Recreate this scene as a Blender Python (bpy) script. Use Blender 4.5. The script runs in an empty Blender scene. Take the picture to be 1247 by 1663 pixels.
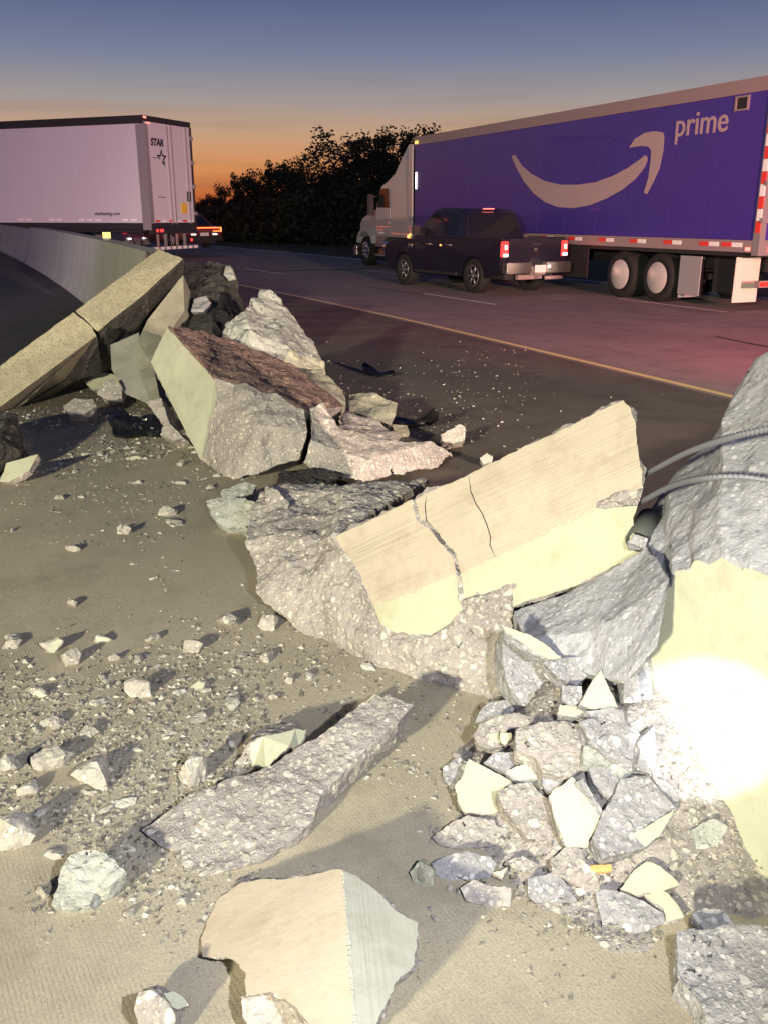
import bpy, bmesh, math, random
from mathutils import Vector, Matrix, noise
R = math.radians
rnd = random.Random(7)
sc = bpy.context.scene
C = bpy.context.collection

# ------------------------------------------------------------------ camera
F, CX, CY, H, HY = 1470.0, 623.5, 831.5, 1.75, 350.0
PIT = math.atan((CY - HY) / F)
YAW = R(23.53)
cam_d = bpy.data.cameras.new('camera')
cam_d.sensor_fit = 'VERTICAL'
cam_d.sensor_height = 36
cam_d.lens = F / 1663 * 36
cam_d.clip_start = 0.05
cam_d.clip_end = 3000
cam = bpy.data.objects.new('camera', cam_d)
C.objects.link(cam)
cam.location = (0, 0, H)
cam.rotation_euler = (math.pi / 2 - PIT, 0, -YAW)
sc.camera = cam

# ------------------------------------------------------------------ world: dusk sky
w = bpy.data.worlds.new('World')
sc.world = w
w.use_nodes = True
nt = w.node_tree
nt.nodes.clear()
def wn(t, **k):
    n = nt.nodes.new(t)
    for a, v in k.items():
        setattr(n, a, v)
    return n
wout = wn('ShaderNodeOutputWorld'); bg = wn('ShaderNodeBackground')
tc = wn('ShaderNodeTexCoord'); sep = wn('ShaderNodeSeparateXYZ')
nt.links.new(tc.outputs['Generated'], sep.inputs[0])
ramp = wn('ShaderNodeValToRGB')
nt.links.new(sep.outputs['Z'], ramp.inputs[0])
def srgb(r, g, b):
    f = lambda c: c / 12.92 if c <= .04045 else ((c + .055) / 1.055) ** 2.4
    return (f(r / 255), f(g / 255), f(b / 255), 1)
SKY = [(0.0, (150, 74, 44)), (0.018, (190, 98, 52)), (0.045, (212, 140, 86)), (0.075, (198, 156, 122)),
       (0.11, (160, 150, 148)), (0.15, (118, 127, 152)), (0.21, (76, 90, 132)), (0.30, (56, 68, 112)), (1.0, (26, 34, 66))]
cr = ramp.color_ramp
while len(cr.elements) < len(SKY):
    cr.elements.new(0.5)
for e, (p, c) in zip(cr.elements, SKY):
    e.position = p
    e.color = srgb(*c)
# glow is strongest where the sun went down (azimuth a little left of the view)
sky = wn('ShaderNodeTexSky'); sky.sky_type = 'NISHITA'; sky.sun_disc = False
sky.sun_elevation = R(-4.0); sky.sun_rotation = R(8)
add = wn('ShaderNodeMix', data_type='RGBA', blend_type='ADD')
add.inputs[0].default_value = 0.05
# faint streaks of thin cloud low over the horizon
mpw = wn('ShaderNodeMapping'); mpw.inputs['Scale'].default_value = (3.0, 3.0, 42.0)
nt.links.new(tc.outputs['Generated'], mpw.inputs[0])
nzw = wn('ShaderNodeTexNoise'); nzw.inputs['Scale'].default_value = 1.6; nzw.inputs['Detail'].default_value = 6
nt.links.new(mpw.outputs[0], nzw.inputs['Vector'])
mrw = wn('ShaderNodeMapRange'); nt.links.new(nzw.outputs['Fac'], mrw.inputs[0]); mrw.inputs[1].default_value = .52; mrw.inputs[2].default_value = .72
lowz = wn('ShaderNodeMapRange'); nt.links.new(sep.outputs['Z'], lowz.inputs[0]); lowz.inputs[1].default_value = .16; lowz.inputs[2].default_value = .02; lowz.inputs[4].default_value = .42
mlw = wn('ShaderNodeMath', operation='MULTIPLY'); nt.links.new(mrw.outputs[0], mlw.inputs[0]); nt.links.new(lowz.outputs[0], mlw.inputs[1])
cloud = wn('ShaderNodeMix', data_type='RGBA'); nt.links.new(mlw.outputs[0], cloud.inputs[0])
nt.links.new(ramp.outputs[0], cloud.inputs[6]); cloud.inputs[7].default_value = srgb(120, 84, 74)
nt.links.new(cloud.outputs[2], add.inputs[6]); nt.links.new(sky.outputs[0], add.inputs[7])
nt.links.new(add.outputs[2], bg.inputs[0])
bg.inputs[1].default_value = 1.0
nt.links.new(bg.outputs[0], wout.inputs[0])

sc.view_settings.view_transform = 'Standard'
sc.view_settings.look = 'None'
sc.view_settings.exposure = 0
sc.view_settings.gamma = 1
sc.view_settings.use_curve_mapping = False

# ------------------------------------------------------------------ lamps of the scene (patrol-car floodlight, hand torch, beacons)
def lamp(name, kind, loc, target, power, col, size=0.05, spot=60, blend=0.5):
    l = bpy.data.lights.new(name, kind)
    l.energy = power; l.color = col; l.shadow_soft_size = size
    if kind == 'SPOT':
        l.spot_size = R(spot); l.spot_blend = blend
    o = bpy.data.objects.new(name, l)
    C.objects.link(o)
    o.location = loc
    d = Vector(target) - Vector(loc)
    o.rotation_euler = d.to_track_quat('-Z', 'Y').to_euler()
    return o
lamp('patrol_floodlight', 'SPOT', (-9.5, -7.0, 4.3), (1.0, 5.2, 0.2), 17800, (1.0, .93, .66), .30, 50, .6)
lamp('torch_flare_disc', 'SPOT', (0.55, 0.1, 1.62), (1.8, 1.79, 0.30), 620, (.97, .99, 1.0), .015, 10.4, .3)  # narrow lamp added to draw a lens-flare disc on the stump
lamp('torch_spill', 'SPOT', (0.55, 0.1, 1.62), (0.75, 3.2, 0.2), 370, (.93, .95, 1.0), .03, 92, 1.0)
lamp('red_beacon', 'SPOT', (9.6, 1.5, 2.5), (12.3, 17.5, 2.0), 5600, (1.0, .06, .16), .12, 86, .9)
lamp('headlight_beam', 'SPOT', (4.5, -13.0, 3.0), (7.6, 12, -1.0), 38000, (1.0, .76, .60), .1, 46, 1.0)
lamp('blue_beacon', 'SPOT', (-6.0, 4.0, 2.2), (2.0, 30, 3), 6200, (.70, .53, .92), .12, 36, .6)

# ------------------------------------------------------------------ placing helpers
def ray(px, py):
    a = (px - CX) / F; b = (CY - py) / F
    f = math.cos(PIT) + b * math.sin(PIT); u = -math.sin(PIT) + b * math.cos(PIT)
    s, c = math.sin(YAW), math.cos(YAW)
    return Vector((f * s + a * c, f * c - a * s, u))
CAMP = Vector((0, 0, H))
def D(px, py, d):
    return CAMP + ray(px, py) * d
def G(px, py, z=0.0):
    r = ray(px, py)
    return CAMP + r * ((z - H) / r.z)
def X(px, py, x):
    r = ray(px, py)
    return CAMP + r * (x / r.x)
TC = Vector((-math.sin(YAW), -math.cos(YAW), 0))
RT = Vector((math.cos(YAW), -math.sin(YAW), 0))
def nrm(e, a=0):
    """unit normal: elevation e above horizontal, turned a degrees to the camera's right"""
    h = TC * math.cos(R(a)) + RT * math.sin(R(a))
    return (h * math.cos(R(e)) + Vector((0, 0, 1)) * math.sin(R(e))).normalized()
def on_plane(px, py, p0, n):
    r = ray(px, py)
    return CAMP + r * ((p0 - CAMP).dot(n) / r.dot(n))
def curve(y):
    return -0.0036 * (y - 12) ** 2 if y > 12 else 0.0
def rise(y):
    return 0.014 * (min(y, 70) - 30) if y > 30 else 0.0
def rise_l(y):
    return 0.043 * (min(y, 40) - 12) if y > 12 else 0.0

# ------------------------------------------------------------------ materials
MATS = {}
def newmat(name):
    m = bpy.data.materials.new(name)
    m.use_nodes = True
    n = m.node_tree.nodes; l = m.node_tree.links
    b = n['Principled BSDF']
    MATS[name] = m
    return m, n, l, b
def simple(name, col, rough=.6, metal=0, emit=None, es=1, coat=0, alpha=None):
    m, n, l, b = newmat(name)
    b.inputs['Base Color'].default_value = (*col, 1)
    b.inputs['Roughness'].default_value = rough
    b.inputs['Metallic'].default_value = metal
    if coat: b.inputs['Coat Weight'].default_value = coat
    if emit:
        b.inputs['Emission Color'].default_value = (*emit, 1)
        b.inputs['Emission Strength'].default_value = es
    return m
def nd(n, t, **k):
    o = n.new(t)
    for a, v in k.items():
        setattr(o, a, v)
    return o
def coords(n, l):
    """object coordinates shifted by a random per-object offset"""
    t = nd(n, 'ShaderNodeTexCoord'); oi = nd(n, 'ShaderNodeObjectInfo')
    mu = nd(n, 'ShaderNodeVectorMath', operation='SCALE'); mu.inputs[0].default_value = (13.1, 7.7, 3.3)
    l.new(oi.outputs['Random'], mu.inputs['Scale'])
    ad = nd(n, 'ShaderNodeVectorMath', operation='ADD')
    l.new(t.outputs['Object'], ad.inputs[0]); l.new(mu.outputs[0], ad.inputs[1])
    return ad.outputs[0]
def noise_n(n, l, vec, scale, detail=4, rough=.55):
    t = nd(n, 'ShaderNodeTexNoise')
    t.inputs['Scale'].default_value = scale; t.inputs['Detail'].default_value = detail
    t.inputs['Roughness'].default_value = rough
    l.new(vec, t.inputs['Vector'])
    return t.outputs['Fac']
def rampn(n, l, fac, stops):
    r = nd(n, 'ShaderNodeValToRGB')
    e = r.color_ramp.elements
    while len(e) < len(stops):
        e.new(.5)
    for q, (p, c) in zip(e, stops):
        q.position = p
        q.color = (c, c, c, 1) if isinstance(c, (int, float)) else (*c, 1)
    l.new(fac, r.inputs[0])
    return r.outputs[0]
def mixc(n, l, fac, a, b, mode='MIX'):
    m = nd(n, 'ShaderNodeMix', data_type='RGBA', blend_type=mode)
    for i, v in ((0, fac), (6, a), (7, b)):
        if hasattr(v, 'is_linked') or hasattr(v, 'links'):
            l.new(v, m.inputs[i])
        elif i == 0:
            m.inputs[0].default_value = v
        else:
            m.inputs[i].default_value = (*v, 1)
    return m.outputs[2]
def bump(n, l, b, h, strength, dist, prev=None):
    u = nd(n, 'ShaderNodeBump')
    u.inputs['Strength'].default_value = strength; u.inputs['Distance'].default_value = dist
    l.new(h, u.inputs['Height'])
    if prev: l.new(prev, u.inputs['Normal'])
    l.new(u.outputs[0], b.inputs['Normal'])
    return u.outputs[0]

def mat_rough(name, dark, mid, peb, pale=.5, sc1=42, kf=1.0, bs=1.0):
    """broken concrete: grey mortar with pale pebbles of several sizes"""
    m, n, l, b = newmat(name)
    v = coords(n, l)
    big = noise_n(n, l, v, 3.0 * kf, 5)
    fine = noise_n(n, l, v, 60 * kf, 6, .7)
    sc1 = sc1 * kf
    wob = nd(n, 'ShaderNodeTexNoise'); wob.inputs['Scale'].default_value = 30 * kf; l.new(v, wob.inputs['Vector'])
    sub = nd(n, 'ShaderNodeVectorMath', operation='SCALE'); sub.inputs['Scale'].default_value = .022 / kf
    l.new(wob.outputs['Color'], sub.inputs[0])
    wv = nd(n, 'ShaderNodeVectorMath', operation='ADD'); l.new(v, wv.inputs[0]); l.new(sub.outputs[0], wv.inputs[1])
    base = mixc(n, l, rampn(n, l, fine, [(.3, 0), (.7, 1)]), dark, mid)
    base = mixc(n, l, rampn(n, l, big, [(.35, 0), (.7, .55)]), base, tuple(min(1, c * 1.45) for c in mid))
    hs = None
    for k, (s, thr, lim) in enumerate(((sc1, pale, .40), (sc1 * 2.1, pale + .05, .38), (sc1 * .62, .78, .42))):
        vo = nd(n, 'ShaderNodeTexVoronoi'); vo.inputs['Scale'].default_value = s
        l.new(wv.outputs[0], vo.inputs['Vector'])
        se = nd(n, 'ShaderNodeSeparateColor'); l.new(vo.outputs['Color'], se.inputs[0])
        on = rampn(n, l, se.outputs[0], [(thr - .01, 0), (thr + .01, 1)])
        inn = rampn(n, l, vo.outputs['Distance'], [(lim - .12, 1), (lim + .02, 0)])
        mk = nd(n, 'ShaderNodeMath', operation='MULTIPLY'); l.new(on, mk.inputs[0]); l.new(inn, mk.inputs[1])
        pc = mixc(n, l, se.outputs[1], tuple(c * .48 for c in peb), peb)
        base = mixc(n, l, mk.outputs[0], base, pc)
        if hs is None: hs = mk.outputs[0]
        else:
            a2 = nd(n, 'ShaderNodeMath', operation='MAXIMUM'); l.new(hs, a2.inputs[0]); l.new(mk.outputs[0], a2.inputs[1]); hs = a2.outputs[0]
    l.new(base, b.inputs['Base Color'])
    b.inputs['Roughness'].default_value = .9
    b.inputs['Specular IOR Level'].default_value = .25
    p = bump(n, l, b, hs, .55 * bs, .006)
    p = bump(n, l, b, fine, .8 * bs, .008, p)
    bump(n, l, b, noise_n(n, l, v, 18 * kf, 6, .65), .7 * bs, .02, p)
    return m
mat_rough('fracture', (.19, .17, .165), (.33, .30, .285), (.62, .57, .50), .30)
mat_rough('stone', (.24, .22, .20), (.40, .37, .33), (.68, .64, .55), .5, 42, .10)
mat_rough('stone_pale', (.32, .31, .28), (.50, .48, .43), (.70, .66, .58), .55, 42, .08)
mat_rough('fracture_cool', (.17, .165, .18), (.31, .30, .315), (.57, .56, .56), .34)
mat_rough('fracture_slope', (.24, .24, .265), (.37, .37, .40), (.58, .58, .60), .34, 46, 1.0, .5)
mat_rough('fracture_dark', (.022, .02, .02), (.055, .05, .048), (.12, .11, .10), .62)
mat_rough('fracture_pale', (.22, .23, .21), (.37, .38, .35), (.54, .54, .49), .55, 30)
mat_rough('fracture_red_lit', (.13, .085, .072), (.21, .14, .12), (.34, .26, .22), .6)  # red light on the block's top is put into this colour
mat_rough('fracture_olive', (.19, .19, .145), (.33, .33, .25), (.55, .53, .42), .65, 36)

def mat_smooth(name, col, stripe=None, amount=.35, mott=.12, pits=True):
    """formed concrete face: pale paste, pits, faint mottling, optional finish lines along one direction"""
    m, n, l, b = newmat(name)
    g = nd(n, 'ShaderNodeNewGeometry'); v = g.outputs['Position']
    big = noise_n(n, l, v, 4.5, 6, .6)
    base = mixc(n, l, rampn(n, l, big, [(.25, 0), (.75, 1)]), tuple(c * (1 - mott) for c in col), tuple(min(1, c * (1 + mott * .5)) for c in col))
    dirt = noise_n(n, l, v, 7.5, 8, .72)
    base = mixc(n, l, rampn(n, l, dirt, [(.50, 0), (.72, .5)]), base, (col[0] * .62, col[1] * .56, col[2] * .46))
    scuff = noise_n(n, l, v, 26, 6, .8)
    base = mixc(n, l, rampn(n, l, scuff, [(.57, 0), (.70, .35)]), base, tuple(c * .5 for c in col))
    fine = noise_n(n, l, v, 120, 5, .7)
    base = mixc(n, l, rampn(n, l, fine, [(.35, .10), (.65, 0)]), base, tuple(c * .6 for c in col))
    prev = None
    if stripe is not None:
        across, along = stripe
        def dot(vec, s):
            d = nd(n, 'ShaderNodeVectorMath', operation='DOT_PRODUCT'); d.inputs[1].default_value = tuple(Vector(vec) * s)
            l.new(v, d.inputs[0]); return d.outputs['Value']
        cb = nd(n, 'ShaderNodeCombineXYZ')
        l.new(dot(across, 150), cb.inputs[0]); l.new(dot(along, 1.6), cb.inputs[1])
        t = noise_n(n, l, cb.outputs[0], 1.0, 3, .75)
        cb2 = nd(n, 'ShaderNodeCombineXYZ')
        l.new(dot(across, 9), cb2.inputs[0]); l.new(dot(along, .8), cb2.inputs[1])
        zone = rampn(n, l, noise_n(n, l, cb2.outputs[0], 1.0, 2), [(.34, .3), (.6, 1)])
        lines = rampn(n, l, t, [(.50, 0), (.68, 1)])
        mu = nd(n, 'ShaderNodeMath', operation='MULTIPLY'); l.new(lines, mu.inputs[0]); l.new(zone, mu.inputs[1])
        mu2 = nd(n, 'ShaderNodeMath', operation='MULTIPLY'); l.new(mu.outputs[0], mu2.inputs[0]); mu2.inputs[1].default_value = amount
        base = mixc(n, l, mu2.outputs[0], base, tuple(c * .45 for c in col))
        inv = nd(n, 'ShaderNodeMath', operation='SUBTRACT'); inv.inputs[0].default_value = 1; l.new(mu.outputs[0], inv.inputs[1])
        prev = bump(n, l, b, inv.outputs[0], .5, .003)
    if pits:
        vo = nd(n, 'ShaderNodeTexVoronoi'); vo.inputs['Scale'].default_value = 34; l.new(v, vo.inputs['Vector'])
        se = nd(n, 'ShaderNodeSeparateColor'); l.new(vo.outputs['Color'], se.inputs[0])
        on = rampn(n, l, se.outputs[0], [(.84, 0), (.85, 1)])
        inn = rampn(n, l, vo.outputs['Distance'], [(.03, 1), (.08, 0)])
        mk = nd(n, 'ShaderNodeMath', operation='MULTIPLY'); l.new(on, mk.inputs[0]); l.new(inn, mk.inputs[1])
        base = mixc(n, l, mk.outputs[0], base, tuple(c * .38 for c in col))
    l.new(base, b.inputs['Base Color'])
    b.inputs['Roughness'].default_value = .85
    b.inputs['Specular IOR Level'].default_value = .3
    p = bump(n, l, b, fine, .22, .003, prev)
    bump(n, l, b, noise_n(n, l, v, 40, 4), .18, .006, p)
    return m
mat_smooth('form_face', (.47, .475, .36))
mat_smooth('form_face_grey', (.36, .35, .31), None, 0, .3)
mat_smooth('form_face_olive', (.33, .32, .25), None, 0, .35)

def mat_beam():
    m, n, l, b = newmat('weathered_top')
    g = nd(n, 'ShaderNodeNewGeometry'); v = g.outputs['Position']
    base = mixc(n, l, rampn(n, l, noise_n(n, l, v, 9, 6, .7), [(.3, 0), (.7, 1)]), (.36, .33, .22), (.52, .49, .34))
    base = mixc(n, l, rampn(n, l, noise_n(n, l, v, 45, 5, .75), [(.48, 0), (.62, .8)]), base, (.20, .17, .12))
    l.new(base, b.inputs['Base Color']); b.inputs['Roughness'].default_value = .95
    bump(n, l, b, noise_n(n, l, v, 60, 5, .7), .5, .008)
mat_beam()
def mat_side():  # shade on the beam's side is put into this darker colour
    m, n, l, b = newmat('weathered_side_shaded')
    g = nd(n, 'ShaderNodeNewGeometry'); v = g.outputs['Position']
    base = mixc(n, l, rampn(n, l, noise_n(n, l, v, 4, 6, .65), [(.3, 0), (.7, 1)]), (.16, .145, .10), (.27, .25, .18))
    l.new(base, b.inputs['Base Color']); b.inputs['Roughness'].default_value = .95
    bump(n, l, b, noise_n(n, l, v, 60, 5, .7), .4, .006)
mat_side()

def mat_pavement(name, c1, c2, groove=True, spec=.25):
    m, n, l, b = newmat(name)
    g = nd(n, 'ShaderNodeNewGeometry'); v = g.outputs['Position']
    mp = nd(n, 'ShaderNodeMapping'); l.new(v, mp.inputs[0]); mp.inputs['Scale'].default_value = (1, .35, 1)
    big = noise_n(n, l, mp.outputs[0], .8, 7, .6)
    base = mixc(n, l, rampn(n, l, big, [(.3, 0), (.7, 1)]), c1, c2)
    spk = noise_n(n, l, v, 130, 4, .8)
    base = mixc(n, l, rampn(n, l, spk, [(.34, .55), (.5, 0)]), base, tuple(c * .4 for c in c1))
    base = mixc(n, l, rampn(n, l, spk, [(.58, 0), (.72, .5)]), base, tuple(min(1, c * 1.7) for c in c2))
    st = noise_n(n, l, v, 1.7, 8, .75)
    base = mixc(n, l, rampn(n, l, st, [(.48, 0), (.66, .6)]), base, tuple(c * .62 for c in c1))
    p = bump(n, l, b, noise_n(n, l, v, 160, 4, .8), .5, .004)
    if groove:
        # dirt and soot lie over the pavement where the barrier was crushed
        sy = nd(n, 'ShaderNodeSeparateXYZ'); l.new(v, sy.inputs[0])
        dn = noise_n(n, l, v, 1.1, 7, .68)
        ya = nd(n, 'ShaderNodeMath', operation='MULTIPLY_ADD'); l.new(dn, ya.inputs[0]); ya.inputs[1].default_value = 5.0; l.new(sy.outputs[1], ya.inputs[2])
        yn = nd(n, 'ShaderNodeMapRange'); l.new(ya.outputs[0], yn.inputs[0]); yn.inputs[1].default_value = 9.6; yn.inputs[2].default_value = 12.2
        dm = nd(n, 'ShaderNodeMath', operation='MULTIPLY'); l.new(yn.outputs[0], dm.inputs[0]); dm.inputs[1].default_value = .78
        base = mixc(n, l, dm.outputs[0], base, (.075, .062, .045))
        mp2 = nd(n, 'ShaderNodeMapping'); l.new(v, mp2.inputs[0]); mp2.inputs['Rotation'].default_value = (0, 0, R(-7))
        sx = nd(n, 'ShaderNodeSeparateXYZ'); l.new(mp2.outputs[0], sx.inputs[0])
        wb = noise_n(n, l, v, 9, 5, .7)
        ad = nd(n, 'ShaderNodeMath', operation='MULTIPLY_ADD'); l.new(wb, ad.inputs[0]); ad.inputs[1].default_value = .012; l.new(sx.outputs[0], ad.inputs[2])
        fr = nd(n, 'ShaderNodeMath', operation='MULTIPLY'); l.new(ad.outputs[0], fr.inputs[0]); fr.inputs[1].default_value = 2 * math.pi / .012
        si = nd(n, 'ShaderNodeMath', operation='SINE'); l.new(fr.outputs[0], si.inputs[0])
        wear = rampn(n, l, noise_n(n, l, v, 3.1, 6, .65), [(.38, 1), (.62, .12)])
        lin = rampn(n, l, si.outputs[0], [(.0, 0), (.9, 1)])
        mu = nd(n, 'ShaderNodeMath', operation='MULTIPLY'); l.new(lin, mu.inputs[0]); l.new(wear, mu.inputs[1])
        mu2 = nd(n, 'ShaderNodeMath', operation='MULTIPLY'); l.new(mu.outputs[0], mu2.inputs[0]); mu2.inputs[1].default_value = .13
        base = mixc(n, l, mu2.outputs[0], base, tuple(c * .45 for c in c1))
        inv = nd(n, 'ShaderNodeMath', operation='SUBTRACT'); inv.inputs[0].default_value = 1; l.new(mu.outputs[0], inv.inputs[1])
        p = bump(n, l, b, inv.outputs[0], .2, .002, p)
    bump(n, l, b, noise_n(n, l, v, 22, 5, .7), .35, .006, p)
    l.new(base, b.inputs['Base Color'])
    b.inputs['Roughness'].default_value = .85
    b.inputs['Specular IOR Level'].default_value = spec
    return m
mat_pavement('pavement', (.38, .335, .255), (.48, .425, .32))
mat_pavement('road', (.25, .215, .20), (.34, .295, .275), False, .35)
mat_pavement('shoulder_asphalt', (.13, .11, .092), (.19, .16, .135), False)
mat_pavement('dark_ground', (.09, .083, .07), (.14, .13, .11), False)
simple('paint_yellow', (.82, .70, .30), .6)
simple('paint_white', (.85, .82, .78), .6)
simple('verge', (.035, .045, .02), .95)
simple('dirt', (.03, .027, .02), .95)
simple('steel_rebar', (.19, .19, .215), .6, .2)
simple('black_plastic', (.008, .008, .009), .32)
simple('rust', (.30, .13, .05), .8)
simple('orange_chip', (.65, .33, .12), .7)
simple('glass_chip', (.75, .73, .68), .25)
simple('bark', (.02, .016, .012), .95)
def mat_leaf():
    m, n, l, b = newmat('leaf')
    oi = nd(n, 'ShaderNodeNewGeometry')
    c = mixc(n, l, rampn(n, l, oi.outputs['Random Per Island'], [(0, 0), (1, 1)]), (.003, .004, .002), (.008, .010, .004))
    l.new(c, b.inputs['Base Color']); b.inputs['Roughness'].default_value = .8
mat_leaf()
M = MATS

# ------------------------------------------------------------------ object helpers
def tag(o, label, cat, group=None, kind=None):
    o['label'] = label
    if cat: o['category'] = cat
    if group: o['group'] = group
    if kind: o['kind'] = kind
    return o
def struct(o):
    o['kind'] = 'structure'
    return o
def link(name, me, mats, parent=None):
    o = bpy.data.objects.new(name, me)
    C.objects.link(o)
    if not me.materials:
        for m in mats:
            me.materials.append(M[m])
    if parent: o.parent = parent
    return o
def finish(name, bm, mats, parent=None, smooth=False, origin=None, flatmats=None):
    me = bpy.data.meshes.new(name)
    if origin is not None:
        bmesh.ops.translate(bm, verts=bm.verts, vec=-Vector(origin))
    for f in bm.faces:
        f.smooth = smooth if flatmats is None else f.material_index not in flatmats
    bm.to_mesh(me); bm.free()
    o = link(name, me, mats if isinstance(mats, (list, tuple)) else [mats], parent)
    if origin is not None:
        o.location = origin
    return o
def empty(name, loc, rz=0):
    o = bpy.data.objects.new(name, None)
    C.objects.link(o)
    o.location = loc; o.rotation_euler = (0, 0, rz)
    return o

def refine(bm, maxlen, it=9):
    bmesh.ops.triangulate(bm, faces=bm.faces[:])
    for _ in range(it):
        es = [e for e in bm.edges if e.calc_length() > maxlen]
        if not es: break
        bmesh.ops.subdivide_edges(bm, edges=es, cuts=1)
        big = [f for f in bm.faces if len(f.verts) > 3]
        if big: bmesh.ops.triangulate(bm, faces=big)
    es = [e for e in bm.edges if len(e.link_faces) == 2 and e.link_faces[0].material_index == e.link_faces[1].material_index
          and e.link_faces[0].normal.dot(e.link_faces[1].normal) > .9999]
    bmesh.ops.beautify_fill(bm, faces=bm.faces[:], edges=es)

def displace(bm, amp, seed, smoothmats=(0,), freq=9.0, jag=None):
    """rough faces get fracture relief, formed faces stay flat and only their broken edge turns ragged"""
    off = Vector((seed * 3.71, seed * 1.37, seed * 2.11))
    bm.normal_update()
    jag = amp * .9 if jag is None else jag
    todo = []
    for v in bm.verts:
        sm = [f.normal for f in v.link_faces if f.material_index in smoothmats]
        rough = len(sm) < len(v.link_faces)
        p = v.co + off
        if not sm:
            a = noise.fractal(p * freq, 1.0, 2.1, 5) * 1.0
            rd = 1 - abs(noise.noise(p * freq * .45)) * 2
            c = noise.noise(p * freq * 4.5) * .30 + noise.noise(p * freq * 9) * .16
            todo.append((v, v.normal * amp * (a * .8 + rd * .5 + c)))
        elif rough:
            nv = noise.noise_vector(p * freq * 1.1) + noise.noise_vector(p * freq * 4) * .55 + noise.noise_vector(p * freq * 10) * .3
            for s in sm:
                nv = nv - s * nv.dot(s)
            todo.append((v, nv * jag * .9))
        elif len(set(f.material_index for f in v.link_faces)) > 1:
            # the corner between two formed faces is slightly worn and chipped
            todo.append((v, v.normal * -abs(noise.noise(p * 9)) * .008))
    for v, d in todo:
        v.co += d
    bm.normal_update()

def mark_sharp(bm, ang=28):
    for e in bm.edges:
        if len(e.link_faces) == 2:
            a, b = e.link_faces
            if a.material_index != b.material_index or a.normal.angle(b.normal, 0) > R(ang):
                e.smooth = False

SEED = [0]
def build_solid(name, verts, faces, mats, back, smoothmats=(), maxlen=None, amp=.02, freq=9.0, shrink=.86, floor=-.04, jag=None, backmat=None, shade=True):
    """visible faces (index tuple, material index) closed at the back by a shell set off by the vector `back`"""
    SEED[0] += 1
    bm = bmesh.new()
    vs = [bm.verts.new(v) for v in verts]
    for idx, mi in faces:
        f = bm.faces.new([vs[i] for i in idx])
        f.material_index = mi
    bm.normal_update()
    bd = [e for e in bm.edges if len(e.link_faces) == 1]
    loopv = []
    for e in bd:
        for v in e.verts:
            if v not in loopv: loopv.append(v)
    cen = sum((v.co for v in loopv), Vector()) / len(loopv)
    bk = {}
    bmi = backmat if backmat is not None else max(mi for _, mi in faces)
    for v in loopv:
        p = cen + (v.co - cen) * shrink + Vector(back)
        p.z = max(p.z, floor)
        bk[v] = bm.verts.new(p)
    for e in bd:
        a, b = e.verts
        f = bm.faces.new((a, b, bk[b], bk[a])); f.material_index = bmi
    cb = bm.verts.new(sum((b.co for b in bk.values()), Vector()) / len(bk))
    for e in bd:
        a, b = e.verts
        f = bm.faces.new((bk[a], bk[b], cb)); f.material_index = bmi
    bmesh.ops.recalc_face_normals(bm, faces=bm.faces[:])
    d0 = (cen - CAMP).length
    ml = maxlen or max(.011, .0052 * d0)
    refine(bm, ml)
    displace(bm, amp, SEED[0], smoothmats, freq, jag)
    mark_sharp(bm)
    lo = min(v.co.z for v in bm.verts)
    c2 = sum((v.co for v in bm.verts), Vector()) / len(bm.verts)
    o = finish(name, bm, mats, None, shade, Vector((c2.x, c2.y, lo)), tuple(smoothmats))
    return o

def plate(name, outline, z, e, a, thick, mats, smoothmats=(0,), amp=.010, jag=None, freq=12, dens=None, patch=None, anchor=None, maxlen=None, shrink=.9):
    """broken slab piece: its outline lies on a plane through height z with normal nrm(e, a); real thickness below"""
    cx = sum(p[0] for p in outline) / len(outline); cy = sum(p[1] for p in outline) / len(outline)
    n = nrm(e, a)
    p0 = anchor if anchor is not None else G(cx, cy, z)
    verts = [on_plane(px, py, p0, n) for px, py in outline]
    faces = [(tuple(range(len(outline))), 0)]
    return build_solid(name, verts, faces, mats, -n * thick, smoothmats, maxlen, amp, freq, shrink, -.05, jag, backmat=len(mats) - 1)

# ------------------------------------------------------------------ ground, road, markings
def strip(name, xf0, xf1, y0, y1, zoff, mat, step=2.0, za=rise, zb=rise):
    bm = bmesh.new(); prev = None
    n = max(1, int((y1 - y0) / step))
    for i in range(n + 1):
        y = y0 + (y1 - y0) * i / n
        c = curve(y)
        a = bm.verts.new((xf0 + c, y, za(y) + zoff)); b = bm.verts.new((xf1 + c, y, zb(y) + zoff))
        if prev: bm.faces.new((prev[0], prev[1], b, a))
        prev = (a, b)
    bmesh.ops.recalc_face_normals(bm, faces=bm.faces[:])
    if bm.faces[:][0].normal.z < 0: bmesh.ops.reverse_faces(bm, faces=bm.faces[:])
    return finish(name, bm, mat)
# one sheet to the horizon, rising with the road
bm = bmesh.new(); rows = []
for y in [-300, -60, -20, 0, 8, 16, 24, 32, 40, 50, 60, 70, 100, 200, 500, 1200]:
    z = rise(y) - .02
    rows.append([bm.verts.new((x, y, z)) for x in (-900, -200, -60, -20, 0, 20, 60, 200, 900)])
for a, b in zip(rows, rows[1:]):
    for i in range(len(a) - 1):
        bm.faces.new((a[i], a[i + 1], b[i + 1], b[i]))
struct(finish('ground', bm, 'verge'))
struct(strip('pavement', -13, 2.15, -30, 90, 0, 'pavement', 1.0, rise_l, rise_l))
struct(strip('road_shoulder', 2.15, 6.75, -40, 90, -.002, 'shoulder_asphalt', 1.0, rise_l, rise))
struct(strip('road', 6.75, 16.4, -40, 90, 0.0, 'road', 2.0))
struct(strip('dark_ground_strip', -13, 1.83, 10.5, 88, .004, 'dark_ground', 1.0, rise_l, rise_l))  # darker strip laid over the pavement beyond the leaning beam
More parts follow.
